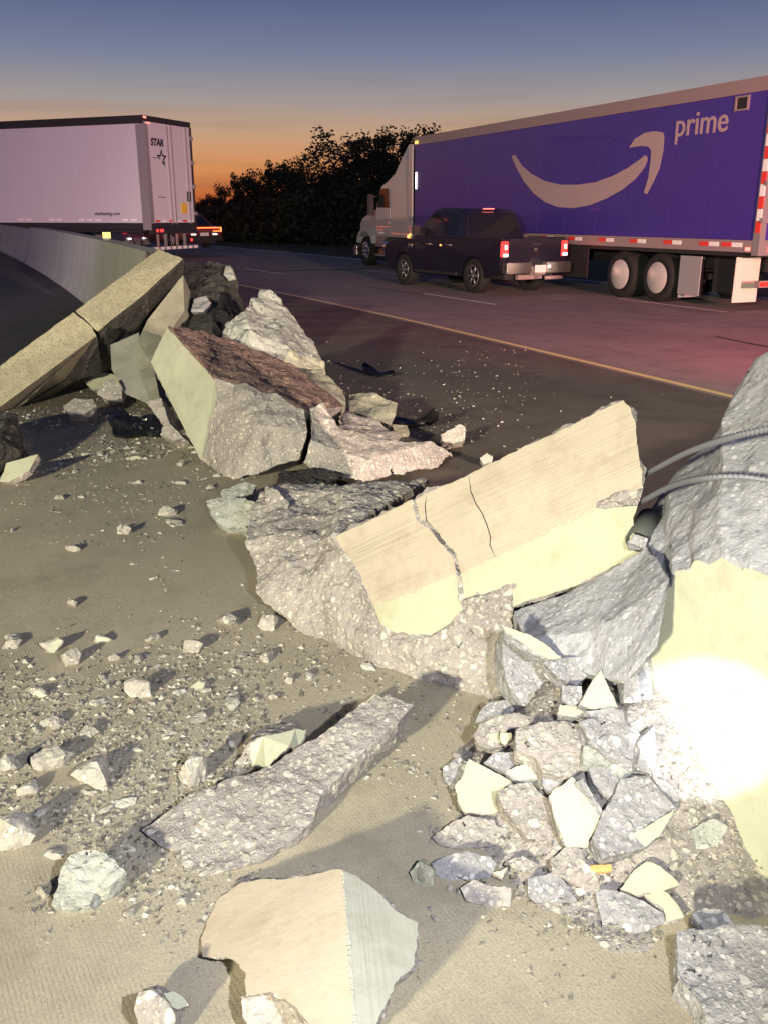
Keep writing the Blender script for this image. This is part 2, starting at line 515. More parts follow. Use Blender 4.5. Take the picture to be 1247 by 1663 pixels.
ml = strip('yellow_edge_line', 6.82, 6.93, 4.6, 88, .004, 'paint_yellow', 1.5); struct(ml)
ml = strip('yellow_edge_line', 6.79, 6.92, -30, 4.2, .004, 'paint_yellow', 1.5); struct(ml)
for y0 in (16.6, 28.2, 5.0, 40.0):
    struct(strip('lane_dash', 9.75, 9.86, y0, y0 + 3.1, .004, 'paint_white', 1.0))
for y0 in (13.5, 26.0, 38.5):
    struct(strip('lane_dash', 12.95, 13.05, y0, y0 + 3.2, .004, 'paint_white', 1.0))
struct(strip('white_edge_line', 16.0, 16.12, -30, 88, .004, 'paint_white', 2))
# dark sealed joints across the lanes
for (p, q) in (((600, 466), (690, 478)), ((1160, 546), (1260, 566))):
    a, b = G(*p, .005), G(*q, .005); d = (b - a).normalized(); s = Vector((-d.y, d.x, 0)) * .035
    bm = bmesh.new(); bm.faces.new([bm.verts.new(v) for v in (a - s, b - s, b + s, a + s)])
    bmesh.ops.recalc_face_normals(bm, faces=bm.faces[:])
    for f in bm.faces:
        if f.normal.z < 0: f.normal_flip()
    struct(finish('road_joint', bm, 'dirt'))

# wooded bank behind the far verge
bm = bmesh.new(); rows = []
for i in range(40):
    t = i / 39
    px = 230 + t * 900
    d = 66 + 10 * t
    b = D(px, 352, d)
    h = 2.2 + 2.4 * min(1, max(0, (px - 300) / 350)) + noise.noise(Vector((t * 9, 0, 0))) * .5
    dirv = Vector((math.sin(YAW), math.cos(YAW), 0))
    rows.append([bm.verts.new((b.x - dirv.x * 10, b.y - dirv.y * 10, .4)), bm.verts.new((b.x - dirv.x * 3, b.y - dirv.y * 3, h * .5)),
                 bm.verts.new((b.x, b.y, h)), bm.verts.new((b.x + dirv.x * 14, b.y + dirv.y * 14, h * .8)), bm.verts.new((b.x + dirv.x * 40, b.y + dirv.y * 40, -.5))])
for a, b in zip(rows, rows[1:]):
    for i in range(4): bm.faces.new((a[i], b[i], b[i + 1], a[i + 1]))
bmesh.ops.recalc_face_normals(bm, faces=bm.faces[:])
struct(finish('wooded_bank', bm, 'dirt', None, True))

# ------------------------------------------------------------------ far standing barrier, with its joint
def barrier_profile(h=1.32, base=.36, top=.13):
    return [(-base, 0), (-base, .09), (-base + .10, .36), (-top, h), (top, h), (base - .10, .36), (base, .09), (base, 0)]
BCX = 2.18
def far_barrier(name, y0, y1, h, jagged, label):
    bm = bmesh.new(); prof = barrier_profile(h); prev = None
    n = max(2, int((y1 - y0) / .5))
    for i in range(n + 1):
        y = y0 + (y1 - y0) * i / n
        ring = []
        for k, (x, z) in enumerate(prof):
            yy = y
            if i == 0 and jagged: yy += rnd.uniform(-.05, .3) + z * .12
            ring.append(bm.verts.new((BCX + x + curve(yy), yy, rise_l(yy) + z * (h + .012 * (yy - 12) - rise_l(yy)) / h - (.02 if z == 0 else 0))))
        if prev:
            for k in range(len(ring)):
                f = bm.faces.new((prev[k], prev[(k + 1) % len(ring)], ring[(k + 1) % len(ring)], ring[k]))
        else:
            f = bm.faces.new(ring); f.material_index = 1
        prev = ring
    bm.faces.new(prev)
    bmesh.ops.recalc_face_normals(bm, faces=bm.faces[:])
    if jagged:
        refine_faces = [f for f in bm.faces if f.material_index == 1]
        r = bmesh.ops.triangulate(bm, faces=refine_faces)
        for _ in range(4):
            es = set(e for f in bm.faces if f.material_index == 1 for e in f.edges if e.calc_length() > .06)
            if not es: break
            bmesh.ops.subdivide_edges(bm, edges=list(es), cuts=1)
            bmesh.ops.triangulate(bm, faces=[f for f in bm.faces if len(f.verts) > 4 or (f.material_index == 1 and len(f.verts) > 3)])
        displace(bm, .05, 91, (0,), 6)
    o = finish(name, bm, ['barrier_face', 'fracture_dark'], None, False, (BCX, y0, 0))
    return tag(o, label, 'barrier', 'standing lengths of the median barrier')
def mat_barrier():
    m, n, l, b = newmat('barrier_face')
    g = nd(n, 'ShaderNodeNewGeometry'); v = g.outputs['Position']
    mp = nd(n, 'ShaderNodeMapping'); l.new(v, mp.inputs[0]); mp.inputs['Scale'].default_value = (1, 1, .12)
    st = noise_n(n, l, mp.outputs[0], 1.6, 6, .65)
    base = mixc(n, l, rampn(n, l, st, [(.3, 0), (.7, 1)]), (.38, .365, .30), (.50, .48, .39))
    base = mixc(n, l, rampn(n, l, noise_n(n, l, v, 40, 5, .7), [(.4, .25), (.6, 0)]), base, (.14, .13, .11))
    l.new(base, b.inputs['Base Color']); b.inputs['Roughness'].default_value = .9
    bump(n, l, b, noise_n(n, l, v, 50, 5), .3, .006)
mat_barrier()
far_barrier('barrier_wall', 12.3, 25.6, 1.30, True, 'standing weathered barrier length with a broken end and yellow reflector on top')
far_barrier('barrier_wall', 25.66, 36, 1.24, False, 'lower standing barrier length behind the joint, under the white trailer')
# yellow reflector on top
rb = empty('barrier_reflector', (0, 0, 0)); pr = Vector((BCX + curve(16.6), 16.6, 1.30 + .012 * 4.6))
rb.location = pr; rb.rotation_euler = (0, 0, R(-20))
tag(rb, 'small square yellow reflector standing on the far barrier top', 'reflector')
def box(bm, x0, x1, y0, y1, z0, z1, mi=0):
    vs = [bm.verts.new(c) for c in ((x0, y0, z0), (x1, y0, z0), (x1, y1, z0), (x0, y1, z0), (x0, y0, z1), (x1, y0, z1), (x1, y1, z1), (x0, y1, z1))]
    for q in ((0, 3, 2, 1), (4, 5, 6, 7), (0, 1, 5, 4), (1, 2, 6, 5), (2, 3, 7, 6), (3, 0, 4, 7)):
        f = bm.faces.new([vs[i] for i in q]); f.material_index = mi
    return vs
simple('reflector_yellow', (.95, .75, .08), .3, emit=(1, .72, .1), es=.35)  # slight glow added in place of light thrown back
bm = bmesh.new(); box(bm, -.065, .065, -.006, .006, .025, .125); finish('reflector_plate', bm, 'reflector_yellow', rb)
bm = bmesh.new(); box(bm, -.05, .05, -.03, .03, -.005, .03); finish('foot', bm, 'black_plastic', rb)

# ------------------------------------------------------------------ near stub of the barrier with its big sheared face
fe = [X(1420, 960, 1.8), X(1300, 948, 1.8)] + [X(px, py, 1.8) for px, py in ((1247, 936), (1218, 923), (1199, 920), (1171, 903), (1154, 914), (1128, 912),
     (1123, 925), (1095, 929), (1089, 953), (1070, 953), (1059, 1006), (1050, 1047), (1056, 1100), (1059, 1150))] + [Vector((1.79, 1.99, .1)), Vector((1.79, 1.99, -.03))]
be = [X(px, py, 2.5) for px, py in ((1420, 545), (1300, 556), (1262, 566), (1240, 574), (1226, 582), (1210, 610), (1190, 648), (1170, 690), (1152, 722), (1120, 744),
     (1096, 770), (1078, 795), (1060, 822), (1048, 846), (1036, 868))] + [Vector((2.46, 3.1, .26)), Vector((2.36, 3.25, .10)), Vector((2.25, 3.34, -.03))]
bm = bmesh.new(); NR = 9; grid = []
for i, (a, b) in enumerate(zip(fe, be)):
    row = []
    for k in range(NR + 1):
        t = k / NR
        p = a.lerp(b, t)
        bul = math.sin(math.pi * t) * (.03 + .05 * noise.noise(Vector((i * .5, t * 3, 5))))
        p = p + Vector((-.5, .45, .25)).normalized() * bul * (.4 if i < 5 else 1.0)
        if i == len(fe) - 1: p.z = -.03
        row.append(bm.verts.new(p))
    grid.append(row)
for r0, r1 in zip(grid, grid[1:]):
    for k in range(NR):
        f = bm.faces.new((r0[k], r0[k + 1], r1[k + 1], r1[k])); f.material_index = 1
# formed front face, back face and base
fr = [r[0] for r in grid]
lowr = bm.verts.new((1.76, .6, -.03)); upr = fr[0]
f = bm.faces.new(fr + [lowr]); f.material_index = 0
bkv = [r[-1] for r in grid]
lowb = bm.verts.new((2.56, .6, -.03))
f = bm.faces.new(bkv + [lowb]); f.material_index = 0
f = bm.faces.new(grid[-1] + [lowb, lowr]); f.material_index = 1
f = bm.faces.new(grid[0] + [lowb, lowr]); f.material_index = 1
bmesh.ops.recalc_face_normals(bm, faces=bm.faces[:])
refine(bm, .017); displace(bm, .010, 17, (0,), 8, .010); mark_sharp(bm)
stub = finish('barrier_wall', bm, ['form_face', 'fracture_slope'], None, True, (2.1, 1.6, -.03), (0,))
tag(stub, 'near barrier stump with torn sloping fracture and torchlit smooth pale side', 'barrier')
# full height run of the same wall behind the stump, past the picture
bm = bmesh.new(); prof = barrier_profile(1.32)
r0 = [bm.verts.new((BCX + x, .55, z - .02)) for x, z in prof]; r1 = [bm.verts.new((BCX + x, -9, z - .02)) for x, z in prof]
for k in range(8): bm.faces.new((r0[k], r0[(k + 1) % 8], r1[(k + 1) % 8], r1[k]))
bm.faces.new(r0); bm.faces.new(r1)
bmesh.ops.recalc_face_normals(bm, faces=bm.faces[:])
tag(finish('barrier_wall', bm, ['barrier_face'], None, False, (BCX, -4, 0)), 'intact run of median barrier continuing past the torn stump', 'barrier')

# ------------------------------------------------------------------ rebars from the stump to the cracked slab
def rebar(name, pts, r, label, group=None, mat='steel_rebar'):
    P = []
    for i in range(len(pts) - 1):
        p0 = pts[max(0, i - 1)]; p1 = pts[i]; p2 = pts[i + 1]; p3 = pts[min(len(pts) - 1, i + 2)]
        for k in range(40):
            t = k / 40
            P.append(.5 * ((2 * p1) + (p2 - p0) * t + (2 * p0 - 5 * p1 + 4 * p2 - p3) * t * t + (3 * p1 - p0 - 3 * p2 + p3) * t ** 3))
    P.append(pts[-1])
    # resample evenly so the ribs sit 8 mm apart
    Q = [P[0]]; acc = 0; stp = .0048
    for a, b in zip(P, P[1:]):
        L = (b - a).length; pos = 0
        while acc + (L - pos) >= stp:
            pos += stp - acc; acc = 0; Q.append(a.lerp(b, pos / L))
        acc += L - pos
    bm = bmesh.new(); prev = None; NS = 8
    up = Vector((0, 0, 1))
    for i, p in enumerate(Q):
        t = (Q[min(i + 1, len(Q) - 1)] - Q[max(i - 1, 0)]).normalized()
        s = t.cross(up).normalized(); u = s.cross(t)
        ring = []
        for k in range(NS):
            an = 2 * math.pi * k / NS
            rr = r * (1.3 if (i + (1 if k > 3 else 0)) % 3 == 0 else .84)
            ring.append(bm.verts.new(p + (s * math.cos(an) + u * math.sin(an)) * rr))
        if prev:
            for k in range(NS): bm.faces.new((prev[k], prev[(k + 1) % NS], ring[(k + 1) % NS], ring[k]))
        else: bm.faces.new(ring)
        prev = ring
    bm.faces.new(prev)
    bmesh.ops.recalc_face_normals(bm, faces=bm.faces[:])
    o = finish(name, bm, mat, None, True, Q[0])
    return tag(o, label, 'rebar', group)
rebar('rebar', [D(1010, 788, 3.6), D(1046, 771, 3.3), D(1110, 737, 2.86), D(1180, 712, 2.56), D(1247, 696, 2.42), D(1330, 676, 2.3)], .0082,
      'upper straight grey ribbed rebar joining torn barrier stump and cracked slab', 'rebars joining stump and slab')
rebar('rebar', [D(1000, 832, 3.55), D(1036, 817, 3.25), D(1088, 790, 2.84), D(1140, 777, 2.56), D(1200, 774, 2.46), D(1260, 782, 2.42)], .0082,
      'lower bowed grey ribbed rebar joining torn barrier stump and cracked slab', 'rebars joining stump and slab')

# ------------------------------------------------------------------ the cracked slab with two formed faces
SD = {}
top_l, top_r = D(545, 872, 3.95), D(1010, 650, 3.32)
ax = (top_r - top_l).normalized()
n1 = nrm(44, -16)
n1 = (n1 - ax * n1.dot(ax)).normalized()
acr = ax.cross(n1).normalized()
mat_smooth('form_striped', (.45, .385, .305), (acr, ax), .32)
mat_smooth('form_lower', (.41, .41, .30))
def s1(px, py): return on_plane(px, py, top_l, n1)
b_l, b_r = s1(607, 983), s1(1034, 822)
n2 = nrm(28, -12)
fold = (b_r - b_l).normalized()
n2 = (n2 - fold * n2.dot(fold)).normalized()
def s2(px, py): return on_plane(px, py, b_l, n2)
V = []; FA = []
def av(p): V.append(p); return len(V) - 1
# upper face is split by the main crack; a narrow V of broken concrete runs down between the halves
crL = [(668, 812), (676, 843), (697, 858), (716, 884), (735, 903), (744, 925), (741, 950)]
crR = [(674, 812), (682, 838), (702, 853), (722, 880), (741, 899), (751, 923), (749, 950)]
fl = lambda y: None
iTL = av(top_l)
up_left = [av(s1(*p)) for p in ((560, 895), (580, 925), (593, 955))]
iBL = av(b_l)
cl = [av(s1(*p)) for p in crL[:5]]; crr = [av(s1(*p)) for p in crR[:5]]
cm = [av(s1((a[0] + b[0]) / 2, (a[1] + b[1]) / 2) - n1 * .035) for a, b in zip(crL[:5], crR[:5])]
fold_cl = av(s1(743, 932)); fold_cr = av(s1(750, 930)); fold_cm = av(s1(746.5, 931) - n1 * .035)
iTR = av(top_r); right = [av(s1(*p)) for p in ((1024, 664), (1033, 690), (1036, 730), (1042, 765), (1041, 792))]
chip = [av(s1(1010, 797)), av(s1(968, 815)), av(s1(966, 826))]
iBR = av(b_r)
FA.append((tuple([iTL] + cl + [fold_cl, iBL] + up_left[::-1]), 0))
FA.append((tuple([crr[0], iTR] + right + chip[:1] + chip[1:] + [fold_cr] + crr[::-1][:-1]), 0))
for i in range(4):
    FA.append(((cl[i], cl[i + 1], cm[i + 1], cm[i]), 2)); FA.append(((cm[i], cm[i + 1], crr[i + 1], crr[i]), 2))
FA.append(((cl[4], fold_cl, fold_cm, cm[4]), 2)); FA.append(((cm[4], fold_cm, fold_cr, crr[4]), 2))
# lower face halves
lowL = [av(s2(*p)) for p in ((742, 970), (750, 990), (728, 1014), (700, 1030), (668, 1037), (640, 1027), (618, 1014))]
FA.append((tuple([iBL, fold_cl] + lowL), 1))
lc_m = av(s2(748, 955) - n2 * .02)
lowR = [av(s2(*p)) for p in ((1030, 840), (1028, 880), (1041, 897), (1000, 920), (935, 950), (880, 968), (832, 985), (834, 944), (805, 958), (770, 966), (752, 972))]
FA.append((tuple([fold_cr, chip[2], iBR] + lowR), 1))
FA.append(((fold_cl, fold_cm, lc_m, lowL[0]), 2)); FA.append(((fold_cm, fold_cr, lowR[-1], lc_m), 2))
FA.append(((lowL[0], lc_m, lowR[-1], lowL[1]), 2))
# spalled patch at the right edge
ch_in = av(s1(1012, 812) - n1 * .02)
FA.append(((right[-1], ch_in, chip[0]), 2)); FA.append(((chip[0], ch_in, chip[1]), 2)); FA.append(((chip[1], ch_in, chip[2]), 2))
FA.append(((right[-1], iBR, ch_in), 2)); FA.append(((iBR, chip[2], ch_in), 2))
# broken body left of and below the formed faces
q = [D(470, 790, 4.85), D(425, 800, 4.75), D(410, 835, 4.6), D(399, 872, 4.35), D(416, 930, 4.2), D(424, 965, 4.12), D(470, 1005, 4.05), D(545, 1048, 3.88), D(610, 1080, 3.72), D(690, 1106, 3.58), D(760, 1120, 3.5), D(828, 1138, 3.42), D(836, 1060, 3.45), D(830, 1010, 3.42)]
qi = [av(p) for p in q]
k1 = av(D(520, 880, 4.15)); k2 = av(D(500, 960, 3.98)); k3 = av(D(600, 1040, 3.72)); k4 = av(D(720, 1070, 3.5)); k5 = av(D(690, 782, 4.75)); k6 = av(D(560, 800, 4.6))
FA += [((iTL, k1, k6), 2), ((k6, k1, qi[3], qi[2], qi[1], qi[0]), 2), ((iTL, up_left[0], k1), 2), ((k1, up_left[0], up_left[1], up_left[2], k2), 2), ((k1, k2, qi[4], qi[3]), 2),
       ((k2, qi[6], qi[5], qi[4]), 2), ((up_left[2], iBL, lowL[6], k3, k2), 2), ((k2, k3, qi[7], qi[6]), 2), ((k3, qi[8], qi[7]), 2), ((lowL[6], lowL[5], lowL[4], lowL[3], k3), 2),
       ((lowL[3], lowL[2], k4, k3), 2), ((k3, k4, qi[9], qi[8]), 2), ((k4, qi[10], qi[9]), 2), ((k4, qi[11], qi[10]), 2), ((lowL[2], lowL[1], lowR[-1], lowR[-2], lowR[-3], k4), 2),
       ((lowR[-3], lowR[-4], qi[13], k4), 2), ((qi[13], qi[12], k4), 2), ((qi[12], qi[11], k4), 2), ((iTL, k6, k5), 2), ((k6, qi[0], k5), 2)]
slab = build_solid('concrete_chunk', V, FA, ['form_striped', 'form_lower', 'fracture'], Vector((.30, .62, -.35)), (0, 1), .02, .028, 8, .78, -.05, .010, backmat=2)
tag(slab, 'large cracked barrier chunk with two pale smooth faces, tied by rebars to stump', 'concrete chunk')
# thin side crack drawn as a real groove strip is too fine for the mesh: a thin dark strip marks it
def hairline(pts, pl, n, wdt, parent):
    bm = bmesh.new(); prev = None
    for i, p in enumerate(pts):
        c = pl(*p) + n * .0012
        t = (pl(*pts[min(i + 1, len(pts) - 1)]) - pl(*pts[max(i - 1, 0)])).normalized(); s = t.cross(n) * wdt * (1.0 if 0 < i < len(pts) - 1 else .2)
        a = bm.verts.new(c - s); b = bm.verts.new(c + s)
        if prev: bm.faces.new((prev[0], prev[1], b, a))
        prev = (a, b)
    bmesh.ops.translate(bm, verts=bm.verts, vec=-parent.location)
    return finish('hairline_crack', bm, 'dirt', parent)
hairline([(761, 773), (764, 798), (772, 818), (782, 833), (790, 852), (796, 872), (795, 885), (804, 905)], s1, n1, .0020, slab)
hairline([(692, 805), (690, 822), (692, 845), (700, 855)], s1, n1, .0022, slab)
hairline([(672, 826), (690, 821)], s1, n1, .0018, slab)
rebar('rebar', [D(560, 1012, 3.86), D(585, 1004, 3.80), D(612, 992, 3.74)], .009, 'short dark rebar stub lying across the cracked chunk fracture', None, 'black_plastic')

V = [D(832, 992, 3.32), D(900, 972, 3.25), D(960, 945, 3.15), D(1050, 888, 2.98), D(1086, 940, 2.62), D(1066, 1050, 2.52), D(1015, 1105, 2.62), D(960, 1096, 2.80), D(905, 1070, 2.95), D(850, 1034, 3.12), D(960, 1030, 2.88)]
tag(build_solid('concrete_chunk', V, [((0, 1, 10, 9), 0), ((1, 2, 10), 0), ((2, 3, 4, 10), 0), ((4, 5, 6, 10), 0), ((6, 7, 8, 10), 0), ((8, 9, 10), 0)], ['fracture_slope'], Vector((.25, .45, -.35)), (), .018, .010, 8, .9, -.05), 'sloping blue grey mass filling the gap between cracked slab and stump', 'concrete chunk')
simple('skirt_grey', (.06, .065, .06), .7)
# dark round conduit and chip between slab and stump
bm = bmesh.new(); c0 = D(1034, 880, 3.12); axd = (Vector((.75, .55, .25))).normalized(); s = axd.cross(Vector((0, 0, 1))).normalized(); u = s.cross(axd)
ro, ri = [], []
for k in range(20):
    an = 2 * math.pi * k / 20
    dv = s * math.cos(an) + u * math.sin(an)
    ro.append([bm.verts.new(c0 + dv * .042), bm.verts.new(c0 + dv * .042 + axd * .16)]); ri.append([bm.verts.new(c0 + dv * .036), bm.verts.new(c0 + dv * .036 + axd * .16)])
for k in range(20):
    j = (k + 1) % 20
    bm.faces.new((ro[k][0], ro[j][0], ro[j][1], ro[k][1])); bm.faces.new((ri[k][0], ri[k][1], ri[j][1], ri[j][0]))
    bm.faces.new((ro[k][0], ri[k][0], ri[j][0], ro[j][0])); bm.faces.new((ro[k][1], ro[j][1], ri[j][1], ri[k][1]))
bmesh.ops.recalc_face_normals(bm, faces=bm.faces[:])
tag(finish('conduit_pipe', bm, 'skirt_grey', None, True, c0), 'dark round conduit end poking out between slab and barrier stump', 'conduit')
o = build_solid('concrete_fragment', [D(1018, 880, 3.06), D(1030, 868, 3.05), D(1050, 876, 3.05), D(1046, 892, 3.04), D(1022, 892, 3.03)], [((0, 1, 2, 3, 4), 0)], ['fracture_cool'], Vector((.05, .06, -.03)), (), .012, .008, 20)
tag(o, 'small grey chip wedged under the dark conduit end', 'fragment')

# ------------------------------------------------------------------ cream faced block lying farther back
V = [D(272, 531, 7.5), D(245, 588, 7.5), D(327, 748, 6.72), D(354, 650, 6.62), D(350, 618, 6.72),      # 0-4 formed face
     D(376, 780, 6.28), D(430, 762, 6.25), D(482, 742, 6.3), D(500, 700, 6.25), D(492, 668, 6.35), D(445, 640, 6.45), D(395, 626, 6.55), D(420, 690, 6.2),
     D(365, 548, 7.9), D(470, 592, 7.6), D(560, 660, 7.0), D(300, 534, 7.7)]
FA = [((0, 1, 2, 3, 4), 0), ((2, 5, 12, 3), 1), ((5, 6, 12), 1), ((6, 7, 8, 12), 1), ((8, 9, 10, 12), 1), ((10, 11, 4, 3, 12), 1),
      ((0, 4, 11, 13, 16), 2), ((11, 10, 14, 13), 2), ((10, 9, 15, 14), 2)]
blk = build_solid('concrete_chunk', V, FA, ['form_face', 'fracture', 'fracture_red_lit'], Vector((.25, .7, -.45)), (0,), .034, .030, 7, .8, -.05, .008, backmat=1)
tag(blk, 'tilted barrier block with clean cream face and pebbly broken end', 'concrete chunk')
V = [D(502, 662, 6.4), D(525, 656, 6.5), D(548, 690, 6.4), D(600, 708, 6.4), D(655, 716, 6.5), D(700, 716, 6.6), D(737, 737, 6.75), D(700, 763, 6.5), D(640, 772, 6.3), D(590, 784, 6.15), D(520, 772, 6.15), D(492, 752, 6.2), D(505, 715, 6.2), D(600, 745, 6.15)]
FA = [((0, 1, 2, 12), 0), ((2, 3, 13, 11, 12), 0), ((3, 4, 5, 13), 0), ((5, 6, 7, 13), 0), ((7, 8, 9, 13), 0), ((9, 10, 11, 13), 0)]
tag(build_solid('concrete_chunk', V, FA, ['fracture'], Vector((.2, .6, -.25)), (), .034, .028, 7, .8, -.05), 'long pebbly wedge tapering toward the road beside the cream faced block', 'concrete chunk')
# dark fragment jammed in the hollow beneath them
V = [D(452, 770, 6.05), D(500, 762, 6.1), D(558, 772, 6.05), D(520, 800, 5.7), D(470, 820, 5.6), D(455, 800, 5.8)]
tag(build_solid('concrete_chunk', V, [(tuple(range(6)), 0)], ['fracture_dark'], Vector((.2, .5, -.3)), (), .03, .03, 9, .8, -.05), 'blackish jagged lump in hollow between cream faced block and cracked slab', 'concrete chunk')
V = [D(432, 790, 4.7), D(452, 800, 4.6), D(468, 815, 4.55), D(462, 850, 4.5), D(450, 852, 4.5), D(436, 822, 4.6)]
tag(build_solid('concrete_fragment', V, [(tuple(range(6)), 0)], ['fracture'], Vector((.1, .25, -.2)), (), .02, .02, 12, .8, -.05), 'upright grey blade of broken concrete at left end of cracked slab', 'fragment')
tag(plate('concrete_fragment', [(338, 815), (372, 806), (402, 812), (432, 822), (428, 850), (400, 864), (366, 858), (345, 838)], .12, 48, -10, .13, ['fracture_pale'], (), .018), 'flat pale grey slab with layered edge at foot of cracked slab', 'fragment')
tag(plate('concrete_fragment', [(360, 798), (398, 784), (416, 788), (410, 802), (372, 812)], .14, 60, 5, .10, ['fracture_pale'], (), .015), 'narrow pale grey fragment propped below cream faced block', 'fragment')

# grey boulder-like chunk and the pale pieces beside it
V = [D(425, 472, 9.0), D(455, 488, 9.0), D(478, 520, 8.9), D(500, 555, 8.7), D(520, 590, 8.5), D(530, 615, 8.3), D(455, 600, 7.9), D(400, 580, 7.9), D(368, 560, 8.2), D(367, 528, 8.3), D(398, 508, 8.4), D(408, 540, 8.0), D(470, 570, 8.1)]
FA = [((0, 1, 2, 12, 11, 10), 0), ((2, 3, 12), 0), ((3, 4, 12), 0), ((4, 5, 6, 12), 1), ((6, 7, 11, 12), 0), ((7, 8, 9, 11), 0), ((9, 10, 11), 0)]
tag(build_solid('concrete_chunk', V, FA, ['fracture_pale', 'form_face'], Vector((.35, .7, -.6)), (), .045, .045, 5, .75, -.05), 'tall grey pointed chunk with white smear standing behind the cream faced block', 'concrete chunk')
V = [D(566, 640, 7.7), D(600, 636, 7.7), D(643, 656, 7.6), D(634, 690, 7.3), D(600, 676, 7.3), D(570, 668, 7.4)]
tag(build_solid('concrete_fragment', V, [(tuple(range(6)), 0)], ['fracture_olive'], Vector((.2, .5, -.35)), (), .035, .02, 8, .8, -.05), 'greenish grey angular fragment at the end of grey pointed chunk', 'fragment')
V = [D(466, 594, 7.9), D(520, 602, 7.8), D(562, 640, 7.5), D(558, 664, 7.3), D(540, 660, 7.2), D(500, 630, 7.3)]
tag(build_solid('concrete_fragment', V, [(tuple(range(6)), 0)], ['fracture_olive'], Vector((.2, .5, -.4)), (), .035, .025, 8, .8, -.05), 'long sloping olive grey fragment below the grey pointed chunk', 'fragment')
V = [D(560, 668, 7.0), D(600, 680, 6.9), D(640, 700, 6.8), D(648, 716, 6.6), D(600, 708, 6.5), D(556, 694, 6.6)]
tag(build_solid('concrete_fragment', V, [(tuple(range(6)), 0)], ['fracture'], Vector((.2, .45, -.3)), (), .035, .025, 8, .8, -.05), 'reddish grey fragment between pebbly wedge and greenish fragment', 'fragment')

# dark pile behind
V = [D(302, 428, 10.6), D(345, 428, 10.8), D(374, 434, 10.7), D(383, 458, 10.5), D(396, 500, 10.2), D(396, 522, 9.9), D(345, 548, 9.3), D(305, 535, 9.5), D(300, 480, 10.1), D(345, 480, 9.9)]
FA = [((0, 1, 9, 8), 0), ((1, 2, 3, 9), 0), ((3, 4, 9), 0), ((4, 5, 6, 9), 0), ((6, 7, 8, 9), 0)]
tag(build_solid('concrete_chunk', V, FA, ['fracture_dark'], Vector((.4, .9, -.8)), (), .06, .06, 4, .8, -.05), 'big dark block standing at the break beyond the leaning beam', 'concrete chunk')
V = [D(368, 432, 10.55), D(376, 434, 10.55), D(383, 455, 10.4), D(372, 456, 10.35), D(364, 446, 10.4)]  # lit edge of the dark block, added as a paler lump
tag(build_solid('concrete_fragment', V, [(tuple(range(5)), 0)], ['fracture_pale'], Vector((.06, .12, -.02)), (), .03, .01, 12, .8), 'pale lump put in as the lit edge of the dark block', 'fragment')
V = [D(316, 486, 9.7), D(335, 480, 9.7), D(342, 492, 9.6), D(332, 506, 9.5), D(312, 506, 9.5)]
tag(build_solid('concrete_fragment', V, [(tuple(range(5)), 0)], ['fracture_cool'], Vector((.12, .25, -.1)), (), .04, .02, 9, .8), 'blue grey lump resting against the dark block', 'fragment')
# slab leaning under the upper beam end
V = [D(298, 446, 9.7), D(300, 505, 9.4), D(268, 552, 9.1), D(250, 596, 8.8), D(264, 665, 8.3), D(246, 655, 8.4), D(226, 600, 8.8), D(224, 555, 9.0), D(240, 520, 9.3)]
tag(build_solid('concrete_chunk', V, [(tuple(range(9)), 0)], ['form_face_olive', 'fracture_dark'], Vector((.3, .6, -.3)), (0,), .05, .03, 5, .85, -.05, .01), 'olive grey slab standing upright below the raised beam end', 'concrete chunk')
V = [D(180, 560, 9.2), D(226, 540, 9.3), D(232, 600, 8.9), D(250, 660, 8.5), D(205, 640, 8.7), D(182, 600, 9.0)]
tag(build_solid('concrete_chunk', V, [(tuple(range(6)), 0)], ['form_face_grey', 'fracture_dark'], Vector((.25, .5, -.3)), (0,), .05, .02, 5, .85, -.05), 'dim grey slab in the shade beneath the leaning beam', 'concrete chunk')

# ------------------------------------------------------------------ leaning beam in two cracked halves
def beam(name, top, side, mats, back, label):
    V = [D(*p) for p in top] + [D(*p) for p in side]
    n = len(top); FA = [(tuple(range(n)), 0), ((n - 1, n - 2) + tuple(range(n, n + len(side))), 1)]
    return tag(build_solid(name, V, FA, mats, back, (0, 1), .05, .02, 6, .92, -.06, .010, backmat=2), label, 'concrete beam')
beam('concrete_beam', [(-150, 712, 8.3), (-20, 610, 8.75), (120, 507, 9.15), (150, 532, 9.0), (158, 545, 8.9), (-150, 772, 7.9)], [(-150, 830, 8.3), (20, 668, 9.2), (112, 628, 9.45), (149, 594, 9.4)],
     ['weathered_top', 'weathered_side_shaded', 'fracture_dark'], Vector((.12, .42, -.40)), 'lower half of the speckled leaning beam resting on the pavement')
beam('concrete_beam', [(123, 505, 9.17), (190, 455, 9.4), (258, 405, 9.75), (298, 420, 9.5), (230, 482, 9.15), (168, 531, 8.9), (160, 538, 8.92)], [(150, 590, 9.4), (200, 548, 9.6), (252, 492, 9.85), (299, 440, 9.95)],
     ['weathered_top', 'weathered_side_shaded', 'fracture_dark'], Vector((.12, .42, -.40)), 'upper half of the speckled leaning beam rising to the break')

